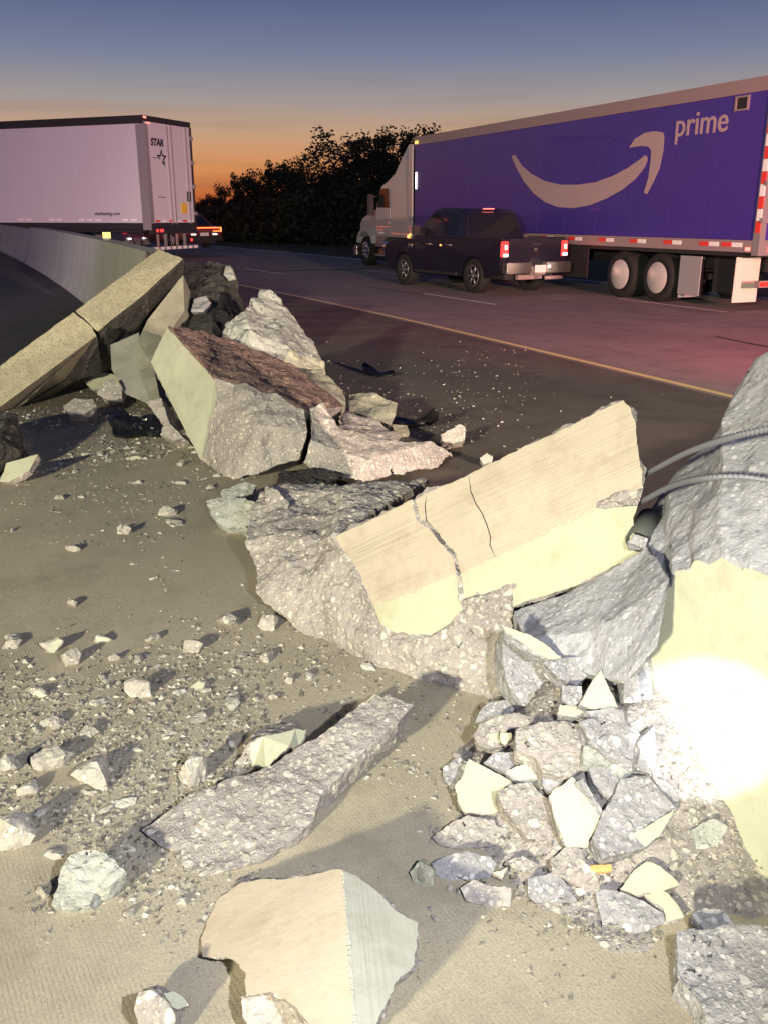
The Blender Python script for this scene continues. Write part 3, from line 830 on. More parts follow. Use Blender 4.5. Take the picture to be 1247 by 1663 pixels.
# dark rock and pale flake at the left edge
V = [D(-60, 660, 6.9), D(14, 668, 6.8), D(30, 690, 6.7), D(46, 742, 6.5), D(24, 758, 6.4), D(-60, 790, 6.1), D(0, 720, 6.3)]
tag(build_solid('concrete_chunk', V, [((0, 1, 2, 6), 0), ((2, 3, 4, 6), 0), ((4, 5, 0, 6), 0)], ['fracture_dark'], Vector((-.1, .45, -.25)), (), .035, .04, 7, .8, -.05), 'black wet looking lump cut off at the picture edge by pavement', 'concrete chunk')
tag(plate('concrete_fragment', [(0, 782), (12, 752), (40, 744), (62, 738), (48, 764), (16, 782)], .10, 50, -25, .05, ['form_face', 'fracture'], (0,), .01), 'greenish pale flake leaning on the black lump', 'fragment')
tag(plate('concrete_fragment', [(130, 611), (160, 604), (200, 610), (222, 618), (200, 630), (150, 632)], .10, 60, -10, .10, ['form_face', 'fracture'], (0,), .012), 'wide flat cream slab lying under the leaning beam', 'fragment')
tag(plate('concrete_fragment', [(160, 640), (170, 622), (184, 617), (200, 630), (198, 646), (176, 650)], .16, 35, 0, .16, ['fracture'], (), .02), 'dark grey wedge standing before the flat cream slab', 'fragment')
tag(plate('concrete_fragment', [(105, 660), (122, 646), (150, 650), (156, 660), (138, 672), (112, 672)], .14, 50, 10, .16, ['fracture'], (), .02), 'rounded dim grey lump on ground below the leaning beam', 'fragment')
tag(plate('concrete_fragment', [(240, 655), (262, 648), (276, 690), (300, 712), (282, 716), (262, 706), (268, 690)], .18, 40, -20, .18, ['fracture'], (), .02), 'grey lump leaning against the cream face of the tilted block', 'fragment')
# black torn plastic debris
tag(plate('torn_plastic', [(176, 672), (200, 666), (214, 678), (248, 676), (272, 686), (268, 702), (232, 698), (206, 708), (184, 706)], .10, 62, -10, .08, ['black_plastic'], (), .03, None, 16), 'crumpled black plastic car part lying under the beam', 'car debris')
def strap(name, pts, wd, label, z=.02):
    bm = bmesh.new(); prev = None
    for i, (px, py, zz) in enumerate(pts):
        p = G(px, py, zz); q = G(pts[min(i + 1, len(pts) - 1)][0], pts[min(i + 1, len(pts) - 1)][1], 0) - G(pts[max(i - 1, 0)][0], pts[max(i - 1, 0)][1], 0)
        s = Vector((-q.y, q.x, 0)).normalized() * wd * (1 if 0 < i < len(pts) - 1 else .35)
        ring = [bm.verts.new(p - s), bm.verts.new(p + s + Vector((0, 0, .03))), bm.verts.new(p + s + Vector((0, 0, .015))), bm.verts.new(p - s - Vector((0, 0, .012)))]
        if prev:
            for k in range(4): bm.faces.new((prev[k], prev[(k + 1) % 4], ring[(k + 1) % 4], ring[k]))
        else: bm.faces.new(ring)
        prev = ring
    bm.faces.new(prev)
    bmesh.ops.recalc_face_normals(bm, faces=bm.faces[:])
    return tag(finish(name, bm, 'black_plastic', None, True, G(pts[0][0], pts[0][1], 0)), label, 'car debris')
strap('torn_plastic', [(590, 592, .10), (598, 600, .06), (608, 608, .02), (622, 610, .02), (634, 608, .03), (640, 605, .05)], .05, 'curved black plastic strip lying alone on the dark shoulder')
strap('torn_plastic', [(640, 682, .02), (668, 690, .02), (688, 688, .05), (700, 680, .12), (708, 668, .2)], .06, 'black plastic strip with upturned tip next to greenish fragment')
tag(plate('concrete_fragment', [(716, 706), (745, 690), (753, 694), (752, 714), (734, 720), (718, 716)], .12, 30, 0, .2, ['fracture'], (), .02), 'lone angular rock on dark shoulder beyond the pebbly wedge', 'fragment')
tag(plate('concrete_fragment', [(780, 745), (790, 738), (800, 741), (798, 750), (784, 753)], .06, 35, 0, .1, ['fracture_pale'], (), .01), 'little pale rock behind the top edge of cracked slab', 'fragment')
tag(plate('concrete_fragment', [(636, 690), (660, 690), (664, 702), (644, 706)], .06, 60, 0, .08, ['fracture_olive'], (), .01), 'small greenish chip beside the upturned black plastic', 'fragment')

# ------------------------------------------------------------------ foreground pieces
tag(plate('concrete_fragment', [(228, 1348), (268, 1322), (310, 1296), (383, 1262), (440, 1247), (500, 1206), (544, 1182), (566, 1160), (587, 1141), (630, 1128), (671, 1145), (648, 1171), (596, 1214), (552, 1262), (518, 1292), (508, 1330), (483, 1357), (422, 1400), (370, 1413), (323, 1424), (297, 1405), (295, 1379), (262, 1374)],
     .085, 74, -12, .10, ['fracture', 'fracture'], (), .012, None, 9, None, None, None, .011), 'long flat pebbly slab lying between gravel and the pale foreground chunk', 'concrete slab')
V = [G(383, 1240, .02), D(405, 1206, 2.98), D(428, 1196, 2.98), D(480, 1184, 2.99), D(470, 1212, 2.92), D(432, 1248, 2.88), G(411, 1245, .02), D(414, 1192, 3.06), D(433, 1180, 3.1), D(480, 1174, 3.1), D(498, 1188, 3.02), D(486, 1212, 2.97)]
FA = [((0, 1, 6), 1), ((1, 2, 3, 4, 5, 6), 0), ((1, 7, 8, 9, 10, 3, 2), 1), ((3, 10, 11, 4), 0)]
tag(build_solid('concrete_fragment', V, FA, ['form_face', 'fracture'], Vector((.05, .12, -.12)), (0,), .011, .010, 14, .8, -.04), 'cream faced stub propped against the long flat pebbly slab', 'fragment')
rid_t, rid_b = D(556, 1414, 2.30), D(578, 1690, 1.72)
rax = (rid_b - rid_t).normalized()
nl = nrm(52, -24); nl = (nl - rax * nl.dot(rax)).normalized()
nr_ = nrm(46, 26); nr_ = (nr_ - rax * nr_.dot(rax)).normalized()
mat_smooth('form_striped_near', (.62, .61, .48), (rax.cross(nr_).normalized(), rax), .16)
mat_smooth('form_peach_lit', (.66, .56, .42))  # peach light on the chunk's left face is put into this colour
lf = [(548, 1411), (509, 1420), (470, 1428), (427, 1429), (392, 1433), (353, 1461), (340, 1492), (329, 1522), (329, 1554), (370, 1556), (385, 1566), (399, 1580), (401, 1617), (440, 1610), (483, 1638), (515, 1670), (535, 1700)]
rf = [(578, 1422), (613, 1448), (648, 1483), (678, 1498), (678, 1535), (674, 1569), (643, 1595), (630, 1626), (613, 1662), (600, 1700)]
V = [rid_t, rid_b] + [on_plane(x, y, rid_t, nl) for x, y in lf] + [on_plane(x, y, rid_t, nr_) for x, y in rf]
nL = len(lf)
FA = [(tuple([0] + list(range(2, 2 + nL)) + [1]), 0), (tuple([0, 1] + list(range(2 + nL + len(rf) - 1, 1 + nL, -1))), 1)]
tag(build_solid('concrete_chunk', V, FA, ['form_peach_lit', 'form_striped_near', 'fracture'], Vector((.06, .16, -.26)), (0, 1), .011, .012, 12, .86, -.05, .008, backmat=2), 'big pale ridged foreground chunk with ragged outline and two smooth faces', 'concrete chunk')
tag(plate('concrete_fragment', [(396, 1622), (440, 1612), (486, 1640), (512, 1668), (500, 1700), (420, 1700), (394, 1650)], .07, 50, -10, .10, ['fracture'], (), .012, None, 12, None, None, None, .011), 'grey rubble lump tucked under the pale ridged foreground chunk', 'fragment')
tag(plate('concrete_fragment', [(220, 1640), (228, 1614), (246, 1612), (270, 1628), (286, 1650), (280, 1690), (226, 1690)], .07, 40, 0, .1, ['fracture'], (), .014, None, 12, None, None, None, .011), 'rounded pebbly rock behind a small cream flake on pavement', 'fragment')
tag(plate('concrete_fragment', [(262, 1618), (285, 1611), (300, 1618), (308, 1632), (290, 1640), (272, 1630)], .06, 55, 0, .03, ['form_face', 'fracture'], (0,), .006), 'small cream flake touching the rounded pebbly rock', 'fragment')
tag(plate('concrete_chunk', [(1103, 1521), (1150, 1508), (1193, 1506), (1260, 1512), (1340, 1540), (1350, 1760), (1200, 1745), (1165, 1690), (1135, 1629), (1096, 1582)],
     .08, 74, 8, .10, ['fracture_cool'], (), .014, None, 9, None, None, None, .011), 'broad pebbly slab at the stump foot below the torchlit smooth side', 'concrete chunk')

# ------------------------------------------------------------------ heap at the stump's foot
def sstep(a, b, x):
    t = min(1, max(0, (x - a) / (b - a))); return t * t * (3 - 2 * t)
def heap(x, y):
    x0 = 1.08 + .55 * sstep(2.0, 2.9, y)
    h = .34 * sstep(x0, x0 + .55, x) * sstep(1.35, 2.0, y) * (1 - sstep(3.1, 3.7, y))
    return h + (.035 * noise.noise(Vector((x * 5, y * 5, 3))) * sstep(1.0, 1.3, x) if h > .002 else 0)
def on_heap(px, py, off=0):
    r = ray(px, py); z = 0
    for _ in range(12):
        p = CAMP + r * ((z + off - H) / r.z)
        z = .5 * z + .5 * heap(p.x, p.y)
    return CAMP + r * ((z + off - H) / r.z)
bm = bmesh.new(); g0 = {}
xs = [1.0 + i * .02 for i in range(48)]; ys = [1.3 + j * .02 for j in range(122)]
for i, x in enumerate(xs):
    for j, y in enumerate(ys):
        h = heap(x, y)
        f = noise.fractal(Vector((x * 14, y * 14, 1)), 1, 2.1, 5) * .022 * min(1, h * 12)
        g0[i, j] = bm.verts.new((x, y, h + f - .012))
for i in range(len(xs) - 1):
    for j in range(len(ys) - 1):
        bm.faces.new((g0[i, j], g0[i + 1, j], g0[i + 1, j + 1], g0[i, j + 1]))
o = finish('rubble_heap', bm, 'fracture', None, True)
tag(o, 'heap of crushed grey concrete banked against the torn barrier stump', 'rubble', None, 'stuff')

FR, FC, FD, FP = 'fracture', 'fracture_cool', 'fracture_dark', 'fracture_pale'
CR = 'form_face'
PILE = [
 ([(817, 1017), (853, 1029), (886, 1047), (912, 1069), (897, 1072), (871, 1062), (845, 1042), (820, 1026)], [CR, FC], 50, 10, .05, .22, 'clean pale oval flake lodged below the cracked slab', (0,)),
 ([(814, 1026), (845, 1042), (871, 1062), (897, 1074), (912, 1108), (912, 1149), (850, 1146), (826, 1110), (818, 1083)], [FC], 40, 12, .14, .12, 'layered grey slab with shelving edges under the pale oval flake', ()),
 ([(886, 1078), (916, 1070), (940, 1067), (956, 1088), (935, 1113), (912, 1103)], [FC], 45, 0, .10, .13, 'grey fragment right of the layered slab at the stump', ()),
 ([(912, 1113), (945, 1113), (943, 1134), (930, 1146), (912, 1136)], [FC], 40, -10, .08, .08, 'squarish bluish fragment between layered slab and pale triangle', ()),
 ([(908, 1144), (935, 1147), (949, 1157), (930, 1163), (906, 1160)], [CR, FC], 55, 0, .04, .06, 'thin cream sliver above the purple pebbly block', (0,)),
 ([(774, 1172), (784, 1152), (794, 1142), (832, 1137), (840, 1160), (804, 1167)], [FC], 45, -15, .09, .05, 'slate coloured fragment at heap edge below the cracked chunk', ()),
 ([(771, 1195), (779, 1178), (804, 1165), (840, 1160), (876, 1165), (848, 1184), (840, 1213), (794, 1213), (775, 1205)], [FR], 55, -15, .09, .05, 'pebbly fragment with two cream chips at heap edge', ()),
 ([(793, 1193), (808, 1189), (812, 1208), (796, 1205)], [CR, FR], 55, -15, .02, .065, 'left one of two small cream chips set side by side', (0,)),
 ([(811, 1190), (829, 1190), (832, 1197), (820, 1210), (814, 1207)], [CR, FR], 55, -12, .02, .065, 'right one of two small cream chips set side by side', (0,)),
 ([(838, 1186), (881, 1172), (915, 1170), (938, 1177), (946, 1193), (943, 1247), (922, 1262), (879, 1254), (868, 1229), (838, 1216)], [FR], 58, 0, .13, .10, 'large rounded purple grey pebbly block in the heap', ()),
 ([(786, 1238), (804, 1221), (835, 1221), (862, 1226), (858, 1244), (820, 1254)], [FC], 52, -10, .06, .03, 'bluish broken half of a cream plate in the heap', ()),
 ([(820, 1253), (856, 1240), (881, 1234), (876, 1260), (866, 1271), (843, 1271)], [CR, FC], 52, -5, .05, .04, 'pale half plate with ragged grey edge beside purple block', (0,)),
 ([(761, 1233), (784, 1242), (815, 1260), (843, 1273), (812, 1283), (808, 1295), (817, 1314), (800, 1322), (755, 1317), (744, 1302), (740, 1275), (750, 1262), (755, 1245)], [CR, FR], 58, -10, .06, .045, 'large pitted cream plate leaning on the heap edge', (0,)),
 ([(809, 1285), (840, 1272), (863, 1272), (876, 1291), (894, 1301), (905, 1335), (891, 1362), (858, 1360), (835, 1334), (818, 1316)], [FR], 55, 0, .10, .045, 'round purple pebbly lump between the two pitted cream plates', ()),
 ([(890, 1293), (915, 1273), (928, 1262), (938, 1275), (960, 1305), (974, 1325), (970, 1340), (955, 1365), (950, 1378), (915, 1371), (905, 1340), (897, 1315)], [CR, FR], 50, 0, .06, .065, 'pitted cream plate with pointed top standing in the heap', (0,)),
 ([(938, 1268), (948, 1262), (976, 1312), (980, 1330), (972, 1322)], [FC], 40, 20, .05, .07, 'narrow bluish blade along the pointed cream plate', ()),
 ([(880, 1254), (922, 1262), (912, 1276), (890, 1290), (880, 1276)], [FC], 40, 0, .06, .03, 'dark little wedge under the purple grey block', ()),
 ([(702, 1360), (730, 1341), (761, 1327), (802, 1332), (806, 1342), (837, 1354), (820, 1374), (748, 1378), (717, 1372)], [FR], 62, -10, .06, .02, 'low flat pebbly piece at the outer foot of the heap', ()),
 ([(704, 1404), (727, 1389), (761, 1386), (794, 1394), (804, 1404), (794, 1424), (761, 1427), (737, 1442), (709, 1418)], [FC], 52, -10, .09, .02, 'dark bluish pebbly lump at the outer foot of the heap', ()),
 ([(664, 1416), (681, 1398), (704, 1414), (702, 1437), (676, 1442)], ['fracture_olive'], 35, -20, .07, .02, 'small dark greenish rock next to the pale foreground chunk', ()),
 ([(748, 1442), (768, 1430), (794, 1440), (827, 1446), (830, 1477), (794, 1473), (755, 1462)], [FR], 50, 0, .08, .02, 'mottled grey lump in the front row of the heap', ()),
 ([(820, 1398), (848, 1388), (874, 1404), (861, 1418), (835, 1415)], [FR], 60, 0, .05, .02, 'small oval pebbly piece in the front of the heap', ()),
 ([(799, 1418), (825, 1409), (815, 1426)], [CR, FR], 62, 0, .02, .035, 'tiny cream triangle lying among heap front lumps', (0,)),
 ([(891, 1394), (917, 1376), (948, 1378), (948, 1404), (962, 1418), (943, 1437), (897, 1420)], [FR], 55, 0, .08, .03, 'blocky grey lump below the pointed cream plate', ()),
 ([(856, 1426), (897, 1420), (922, 1441), (938, 1465), (871, 1465), (858, 1454)], [FC], 52, 0, .07, .02, 'pale grey cracked lump in the front row of the heap', ()),
 ([(976, 1089), (990, 1118), (1004, 1150), (960, 1150), (940, 1145), (955, 1118)], [CR, FC], 45, 5, .07, .18, 'upright pale triangle standing against the stump', (0,)),
 ([(1039, 1050), (1054, 1067), (1058, 1144), (1039, 1130), (1030, 1098), (1018, 1077)], [FC], 30, 20, .06, .05, 'tall thin sliver beside the torchlit smooth side', ()),
 ([(1015, 1085), (1036, 1098), (1039, 1140), (1013, 1140)], [FC], 40, 10, .07, .06, 'grey splinter between pale triangle and tall thin sliver', ()),
 ([(946, 1174), (980, 1165), (1013, 1177), (1046, 1205), (1030, 1247), (990, 1228), (962, 1210)], [FC], 48, 8, .10, .09, 'broad pale grey slab right of the purple pebbly block', ()),
 ([(948, 1213), (967, 1210), (1000, 1232), (1030, 1252), (1010, 1266), (977, 1248), (946, 1241)], [FP], 50, 8, .07, .05, 'yellowish pebbly strip under the broad pale grey slab', ()),
 ([(957, 1246), (985, 1250), (1008, 1268), (988, 1292), (964, 1272)], [FC], 50, 5, .07, .035, 'small grey piece above the big rounded grey slab', ()),
 ([(1008, 1268), (1054, 1259), (1069, 1287), (1098, 1313), (1067, 1356), (1046, 1375), (980, 1392), (962, 1361), (978, 1321)], [FC], 58, 5, .12, .06, 'big rounded grey slab with cream corner by the smooth side', ()),
 ([(1026, 1356), (1060, 1334), (1094, 1314), (1070, 1354), (1048, 1376)], [CR, FC], 58, 5, .02, .075, 'cream skin on the corner of the big rounded grey slab', (0,)),
 ([(1122, 1348), (1140, 1336), (1159, 1332), (1180, 1343), (1164, 1374), (1130, 1379)], [FP], 45, 10, .07, .02, 'lone pale rock lying against the torchlit smooth side', ()),
 ([(1007, 1443), (1030, 1414), (1051, 1398), (1072, 1406), (1096, 1427), (1104, 1437), (1067, 1448), (1035, 1453)], [CR, FR], 62, 0, .04, .045, 'upper one of two overlapping cream flakes before the heap', (0,)),
 ([(1043, 1453), (1062, 1441), (1083, 1450), (1100, 1472), (1111, 1490), (1083, 1499), (1077, 1479)], [CR, FR], 60, 5, .03, .03, 'lower one of two overlapping cream flakes before the heap', (0,)),
 ([(967, 1450), (1000, 1446), (1025, 1454), (1077, 1482), (1077, 1499), (1035, 1512), (978, 1502)], [FC], 60, 0, .06, .02, 'flat bluish pebbly slab beneath the overlapping cream flakes', ()),
 ([(1125, 1486), (1145, 1478), (1166, 1477), (1192, 1504), (1143, 1510)], [FC], 62, 0, .05, .08, 'pale grey flake lying on the broad pebbly slab', ()),
 ([(959, 1407), (991, 1405), (991, 1411), (962, 1413)], ['orange_chip', 'orange_chip'], 65, 0, .012, .03, 'thin orange chip among the heap fragments', (0,)),
 ([(720, 1248), (745, 1232), (760, 1240), (752, 1262), (738, 1284), (724, 1268)], [FC], 55, -20, .05, .02, 'dark crumbly piece left of the large pitted cream plate', ()),
 ([(950, 1156), (985, 1150), (1010, 1158), (1013, 1176), (970, 1172)], [FC], 45, 0, .06, .10, 'thin shelf of grey concrete below the pale triangle', ()),
 ([(1060, 1262), (1080, 1268), (1100, 1296), (1094, 1312), (1072, 1288)], [FC], 40, 15, .05, .05, 'small grey wedge between rounded slab and torchlit side', ()),
 ([(1040, 1205), (1060, 1180), (1066, 1230), (1056, 1256), (1034, 1250)], [FC], 40, 20, .06, .08, 'grey piece half lost in the torch glare', ()),
]
for outl, mats, e, a, th, up, lab, sm in PILE:
    cx = sum(p[0] for p in outl) / len(outl); cy = sum(p[1] for p in outl) / len(outl)
    o = plate('concrete_fragment', outl, 0, e, a, th, mats, sm, .010 if not sm else .007, None, 14, None, None, on_heap(cx, cy, min(up, .08) if up < .2 else up), .012)
    tag(o, lab, 'fragment')

# ------------------------------------------------------------------ loose stones
def rock_mesh(seed, flat=.6, creamcut=False, npt=16, sub=True, mats=('stone', CR)):
    r = random.Random(seed)
    bm = bmesh.new()
    for _ in range(npt):
        v = Vector((r.gauss(0, 1), r.gauss(0, 1), r.gauss(0, 1))).normalized()
        v = Vector((v.x * r.uniform(.8, 1.15), v.y * r.uniform(.6, .95), v.z * flat))
        bm.verts.new(v * r.uniform(.82, 1.0) * .5)
    res = bmesh.ops.convex_hull(bm, input=bm.verts[:])
    bmesh.ops.delete(bm, geom=[g for g in res['geom_interior'] if isinstance(g, bmesh.types.BMVert)], context='VERTS')
    if creamcut:
        n = Vector((r.uniform(-.5, .3), -1, r.uniform(.2, .9))).normalized()
        res = bmesh.ops.bisect_plane(bm, geom=bm.verts[:] + bm.edges[:] + bm.faces[:], plane_co=n * .17, plane_no=n, clear_outer=True)
        ed = [e for e in bm.edges if len(e.link_faces) == 1]
        if ed:
            f = bmesh.ops.contextual_create(bm, geom=ed)['faces']
            for q in f: q.material_index = 1
    bmesh.ops.recalc_face_normals(bm, faces=bm.faces[:])
    if sub:
        refine(bm, .11, 5); displace(bm, .055, seed, (1,), 3.2, .03); mark_sharp(bm, 30)
    zmin = min(v.co.z for v in bm.verts)
    bmesh.ops.translate(bm, verts=bm.verts, vec=(0, 0, -zmin))
    me = bpy.data.meshes.new('concrete_fragment')
    for f in bm.faces: f.smooth = sub
    bm.to_mesh(me); bm.free()
    for m in mats: me.materials.append(M[m])
    return me
def put(me, px, py, wpx, label, group=None, rot=None, sq=(1, 1, 1), cat='fragment', sink=.12, name='concrete_fragment'):
    b = G(px, py, 0)
    d = (b - CAMP).dot(Vector((math.sin(YAW) * math.cos(PIT), math.cos(YAW) * math.cos(PIT), -math.sin(PIT))))
    s = wpx * d / F
    z0 = heap(b.x, b.y)
    if z0 > .005:
        b = on_heap(px, py); z0 = b.z
    o = bpy.data.objects.new(name, me)
    C.objects.link(o)
    o.scale = (s * sq[0], s * sq[1], s * sq[2])
    rx, ry = (rnd.uniform(-.2, .2), rnd.uniform(-.2, .2))
    o.rotation_euler = (rx, ry, (rot if rot is not None else rnd.uniform(0, 6.28)))
    o.location = (b.x, b.y, z0 - s * sink - s * .06)
    return tag(o, label, cat, group)
BIG = [
 (30, 1372, 84, 1, .85, 0, 'large round pebbly stone at the picture border among gravel'),
 (150, 1262, 100, 2, .6, 0, 'long pebbly stone casting a shadow amid the gravel'),
 (312, 1268, 58, 3, 1.1, 0, 'tall upright pebbly stone beside the long flat slab'),
 (84, 1242, 78, 4, .6, 1, 'wedge stone with a greenish flat side amid gravel'),
 (10, 1252, 58, 5, .7, 0, 'grey stone half out of the picture above the large round one'),
 (48, 1284, 48, 6, .6, 0, 'darker rough stone between wedge and large round stone'),
 (94, 1384, 54, 7, .35, 0, 'flat thin stone under the large round pebbly stone'),
 (84, 1058, 40, 8, .9, 1, 'cube shaped cream stone with long shadow'),
 (115, 1078, 40, 9, .9, 0, 'white veined stone touching the cream cube'),
 (24, 1046, 42, 10, .5, 0, 'low pale stone lying alone on grooved pavement'),
 (376, 1014, 54, 11, .65, 0, 'rounded light stone at the left of cracked chunk'),
 (438, 1020, 50, 12, .7, 0, 'dark green grey stone touching the cracked chunk'),
 (168, 1040, 40, 13, .55, 1, 'black and white shard behind the cream cube'),
 (325, 1166, 44, 14, .5, 0, 'brown grey stone at the gravel edge by upright stone'),
 (86, 1178, 40, 15, .6, 0, 'pale angular stone at centre of the gravel field'),
 (118, 894, 30, 16, .6, 0, 'blocky blue grey stone on clean pavement'),
 (272, 836, 38, 17, .6, 0, 'pale chunky stone near the flat pale slab'),
 (286, 850, 44, 18, .3, 0, 'thin white sliver below the pale chunky stone'),
 (208, 866, 24, 19, .9, 0, 'small upright stone with dark shadow on pavement'),
 (250, 1040, 30, 20, .6, 0, 'grey stone at the top of the gravel field'),
 (185, 1072, 22, 21, .8, 0, 'small white stone below the black and white shard'),
 (222, 745, 26, 22, .4, 1, 'flat cream piece before the black plastic'),
 (176, 748, 30, 23, .35, 0, 'thin pale flake lying before the black plastic'),
 (293, 756, 18, 24, .8, 0, 'small pointed stone below the cream block face'),
 (145, 738, 34, 25, .25, 1, 'thin cream strip on dusty ground below the beam'),
 (455, 1188, 50, 26, .5, 0, 'grey crumb lump behind the cream faced stub'),
]
for px, py, wpx, sd, fl, cc, lab in BIG:
    put(rock_mesh(sd, fl, cc, 18), px, py, wpx, lab, rot=(0 if cc else None))
tag(plate('concrete_fragment', [(104, 1408), (127, 1385), (154, 1379), (181, 1400), (199, 1417), (176, 1440), (154, 1452), (146, 1472), (110, 1480), (86, 1470), (96, 1440)], .06, 62, -15, .07, ['fracture_pale'], (), .013, None, 13, None, None, None, .011), 'kite shaped pale stone on bare grooved pavement', 'fragment')
tag(plate('concrete_fragment', [(316, 1120), (322, 1106), (334, 1110), (330, 1119)], .02, 62, -15, .02, [CR, FR], (0,), .004), 'thin cream wafer in the upper gravel', 'fragment')
tag(plate('concrete_fragment', [(308, 1117), (318, 1108), (336, 1106), (330, 1116)], .015, 66, -15, .012, [CR, FR], (0,), .003), 'small cream chip lying beside the cream wafer', 'fragment')

SM = [rock_mesh(100 + i, [.5, .35, .7, .9, .45][i % 5], i % 6 == 5, 13, True, ('stone' if i % 3 else 'stone_pale', CR)) for i in range(12)]
G1 = 'small stones strewn over the pavement'
def field(px, py):
    """how thick the gravel lies at a place of the pavement (metres)"""
    return px
cnt = 0
def gravel_w(p):
    """density of debris over the ground plane"""
    x, y = p.x, p.y
    n = 1.3 * noise.noise(Vector((x * 1.6, y * 1.4, 9))) + .9 * noise.noise(Vector((x * 5, y * 4.5, 2)))
    a = math.exp(-(((x - .22) / .50) ** 2 + ((y - 3.0) / .60) ** 2)) * 2.2      # gravel field on the left
    b = .16 * math.exp(-((x - 1.0) / .35) ** 2) * sstep(1.0, 1.6, y) * (1 - sstep(6, 9, y))
    c = .6 * math.exp(-(((x - .8) / .7) ** 2 + ((y - 5.6) / 1.0) ** 2))
    d = .9 * math.exp(-(((x - .7) / .9) ** 2 + ((y - 7.6) / 1.2) ** 2))
    e = .02
    return max(0, (a + b + c + d + e) * (.75 + 1.2 * n))
while cnt < 270:
    px, py = rnd.uniform(-90, 1000), rnd.uniform(690, 1640)
    p = G(px, py)
    if p.x > 1.45 or rnd.random() > (gravel_w(p) - .06) * .9 + .01: continue
    wpx = min(50, 10 + rnd.expovariate(1 / 11.0)) * (.75 if py < 900 else 1)
    put(SM[rnd.randrange(12)], px, py, wpx, 'small grey stone loose on tan grooved pavement', G1, None, (1, rnd.uniform(.6, 1), rnd.uniform(.5, 1.1)), name='loose_stone', cat='stone')
    cnt += 1
# small stones in and in front of the heap
for k in range(190):
    px, py = rnd.uniform(690, 1130), rnd.uniform(1180, 1520)
    p = on_heap(px, py)
    if p.x > 1.74: continue
    put(SM[rnd.randrange(12)], px, py, 8 + rnd.expovariate(1 / 6.0), 'small stone lodged in the crushed heap by the stump', 'small stones in the heap', None, (1, rnd.uniform(.6, 1), rnd.uniform(.5, 1)), name='heap_stone', cat='stone')
# white pieces on the dark shoulder
for k in range(26):
    px, py = rnd.gauss(760, 60), rnd.gauss(632, 38)
    p = G(px, py)
    if p.x < 2.9 or py > 730 or py < 560: continue
    put(SM[rnd.randrange(12)], px, py, rnd.uniform(5, 10), 'small pale crumb of concrete on the dark road shoulder', 'pale crumbs on the dark shoulder', None, (1, .7, .5), name='concrete_crumb', cat='crumb')

# ------------------------------------------------------------------ grit too fine to count
def grit(name, n, mats, sampler, smin, smax, label, cat):
    vs, fs, mi = [], [], []
    r = random.Random(5 + n)
    k = 0; tries = 0
    while k < n and tries < n * 60:
        tries += 1
        p = sampler(r)
        if p is None: continue
        s = smin * (smax / smin) ** (r.random() ** 2.2) * min(1, .45 + .2 * (p - CAMP).length * .75)
        a = r.uniform(0, 6.28); ca, sa = math.cos(a), math.sin(a)
        b = len(vs)
        m = r.randrange(4, 6)
        for j in range(m):
            t = 6.28 * j / m + r.uniform(-.3, .3); q = r.uniform(.7, 1.1) * s
            x, y = math.cos(t) * q, math.sin(t) * q * .7
            vs.append((p.x + x * ca - y * sa, p.y + x * sa + y * ca, p.z - .1 * s))
        vs.append((p.x + r.uniform(-.4, .4) * s, p.y + r.uniform(-.4, .4) * s, p.z + s * r.uniform(.22, .5)))
        vs.append((p.x + r.uniform(-.5, .5) * s, p.y + r.uniform(-.5, .5) * s, p.z + s * r.uniform(.2, .5)))
        t1, t2 = b + m, b + m + 1
        h = m // 2
        c = r.choice((0, 0, 0, 0, 1, 2, 2))
        for j in range(m):
            top = t1 if j < h else t2
            fs.append((b + j, b + (j + 1) % m, top)); mi.append(c)
        fs.append((b + h, t2, t1)); mi.append(c); fs.append((b, t1, t2)); mi.append(c)
        k += 1
    me = bpy.data.meshes.new(name); me.from_pydata(vs, [], fs)
    for m in mats: me.materials.append(M[m])
    me.polygons.foreach_set('material_index', mi)
    me.update()
    o = bpy.data.objects.new(name, me); C.objects.link(o)
    return tag(o, label, cat, None, 'stuff')
simple('grit_light', (.46, .43, .37), .9); simple('grit_mid', (.27, .245, .205), .9); simple('grit_dark', (.14, .125, .105), .9)
def smp(r):
    px, py = r.uniform(-420, 1150), 660 + 1003 * r.random()
    p = G(px, py)
    if p.x > 1.7 or r.random() > (gravel_w(p) - .10) * 1.2 + .012: return None
    return p
grit('grit', 15000, ['grit_mid', 'grit_light', 'grit_dark'], smp, .003, .024, 'fine grey grit scattered over the tan grooved pavement', 'grit')
def smp2(r):
    x, y = r.uniform(1.0, 1.78), r.uniform(1.35, 3.3)
    return Vector((x, y, heap(x, y)))
grit('grit', 2600, ['grit_mid', 'grit_light', 'grit_dark'], smp2, .003, .016, 'crushed concrete crumbs covering the heap at the stump', 'grit')
def smp3(r):
    px, py = (r.gauss(770, 70), r.gauss(615, 45)) if r.random() < .6 else (r.uniform(400, 1150), r.uniform(450, 720))
    if py < 440: return None
    p = G(px, py)
    return p if p.x > 2.8 else None
grit('glass_crumbs', 260, ['glass_chip', 'glass_chip', 'grit_mid'], smp3, .005, .016, 'tiny white glass crumbs scattered on dark road shoulder', 'glass crumbs')
def smp5(r):
    px, py = r.uniform(-260, 420), 590 + 190 * r.random() ** 1.3
    p = G(px, py)
    if p.x > 1.75: return None
    return p if r.random() < .35 + noise.noise(Vector((p.x * 1.5, p.y * 1.2, 4))) else None
grit('grit', 5200, ['grit_dark', 'grit_mid', 'grit_light'], smp5, .006, .045, 'dark dusty crumbs under and around the leaning beam', 'grit')
def smp4(r):
    p = Vector((r.gauss(3.0, .7), r.uniform(6, 14), 0))
    return p if p.x > 2.3 else None
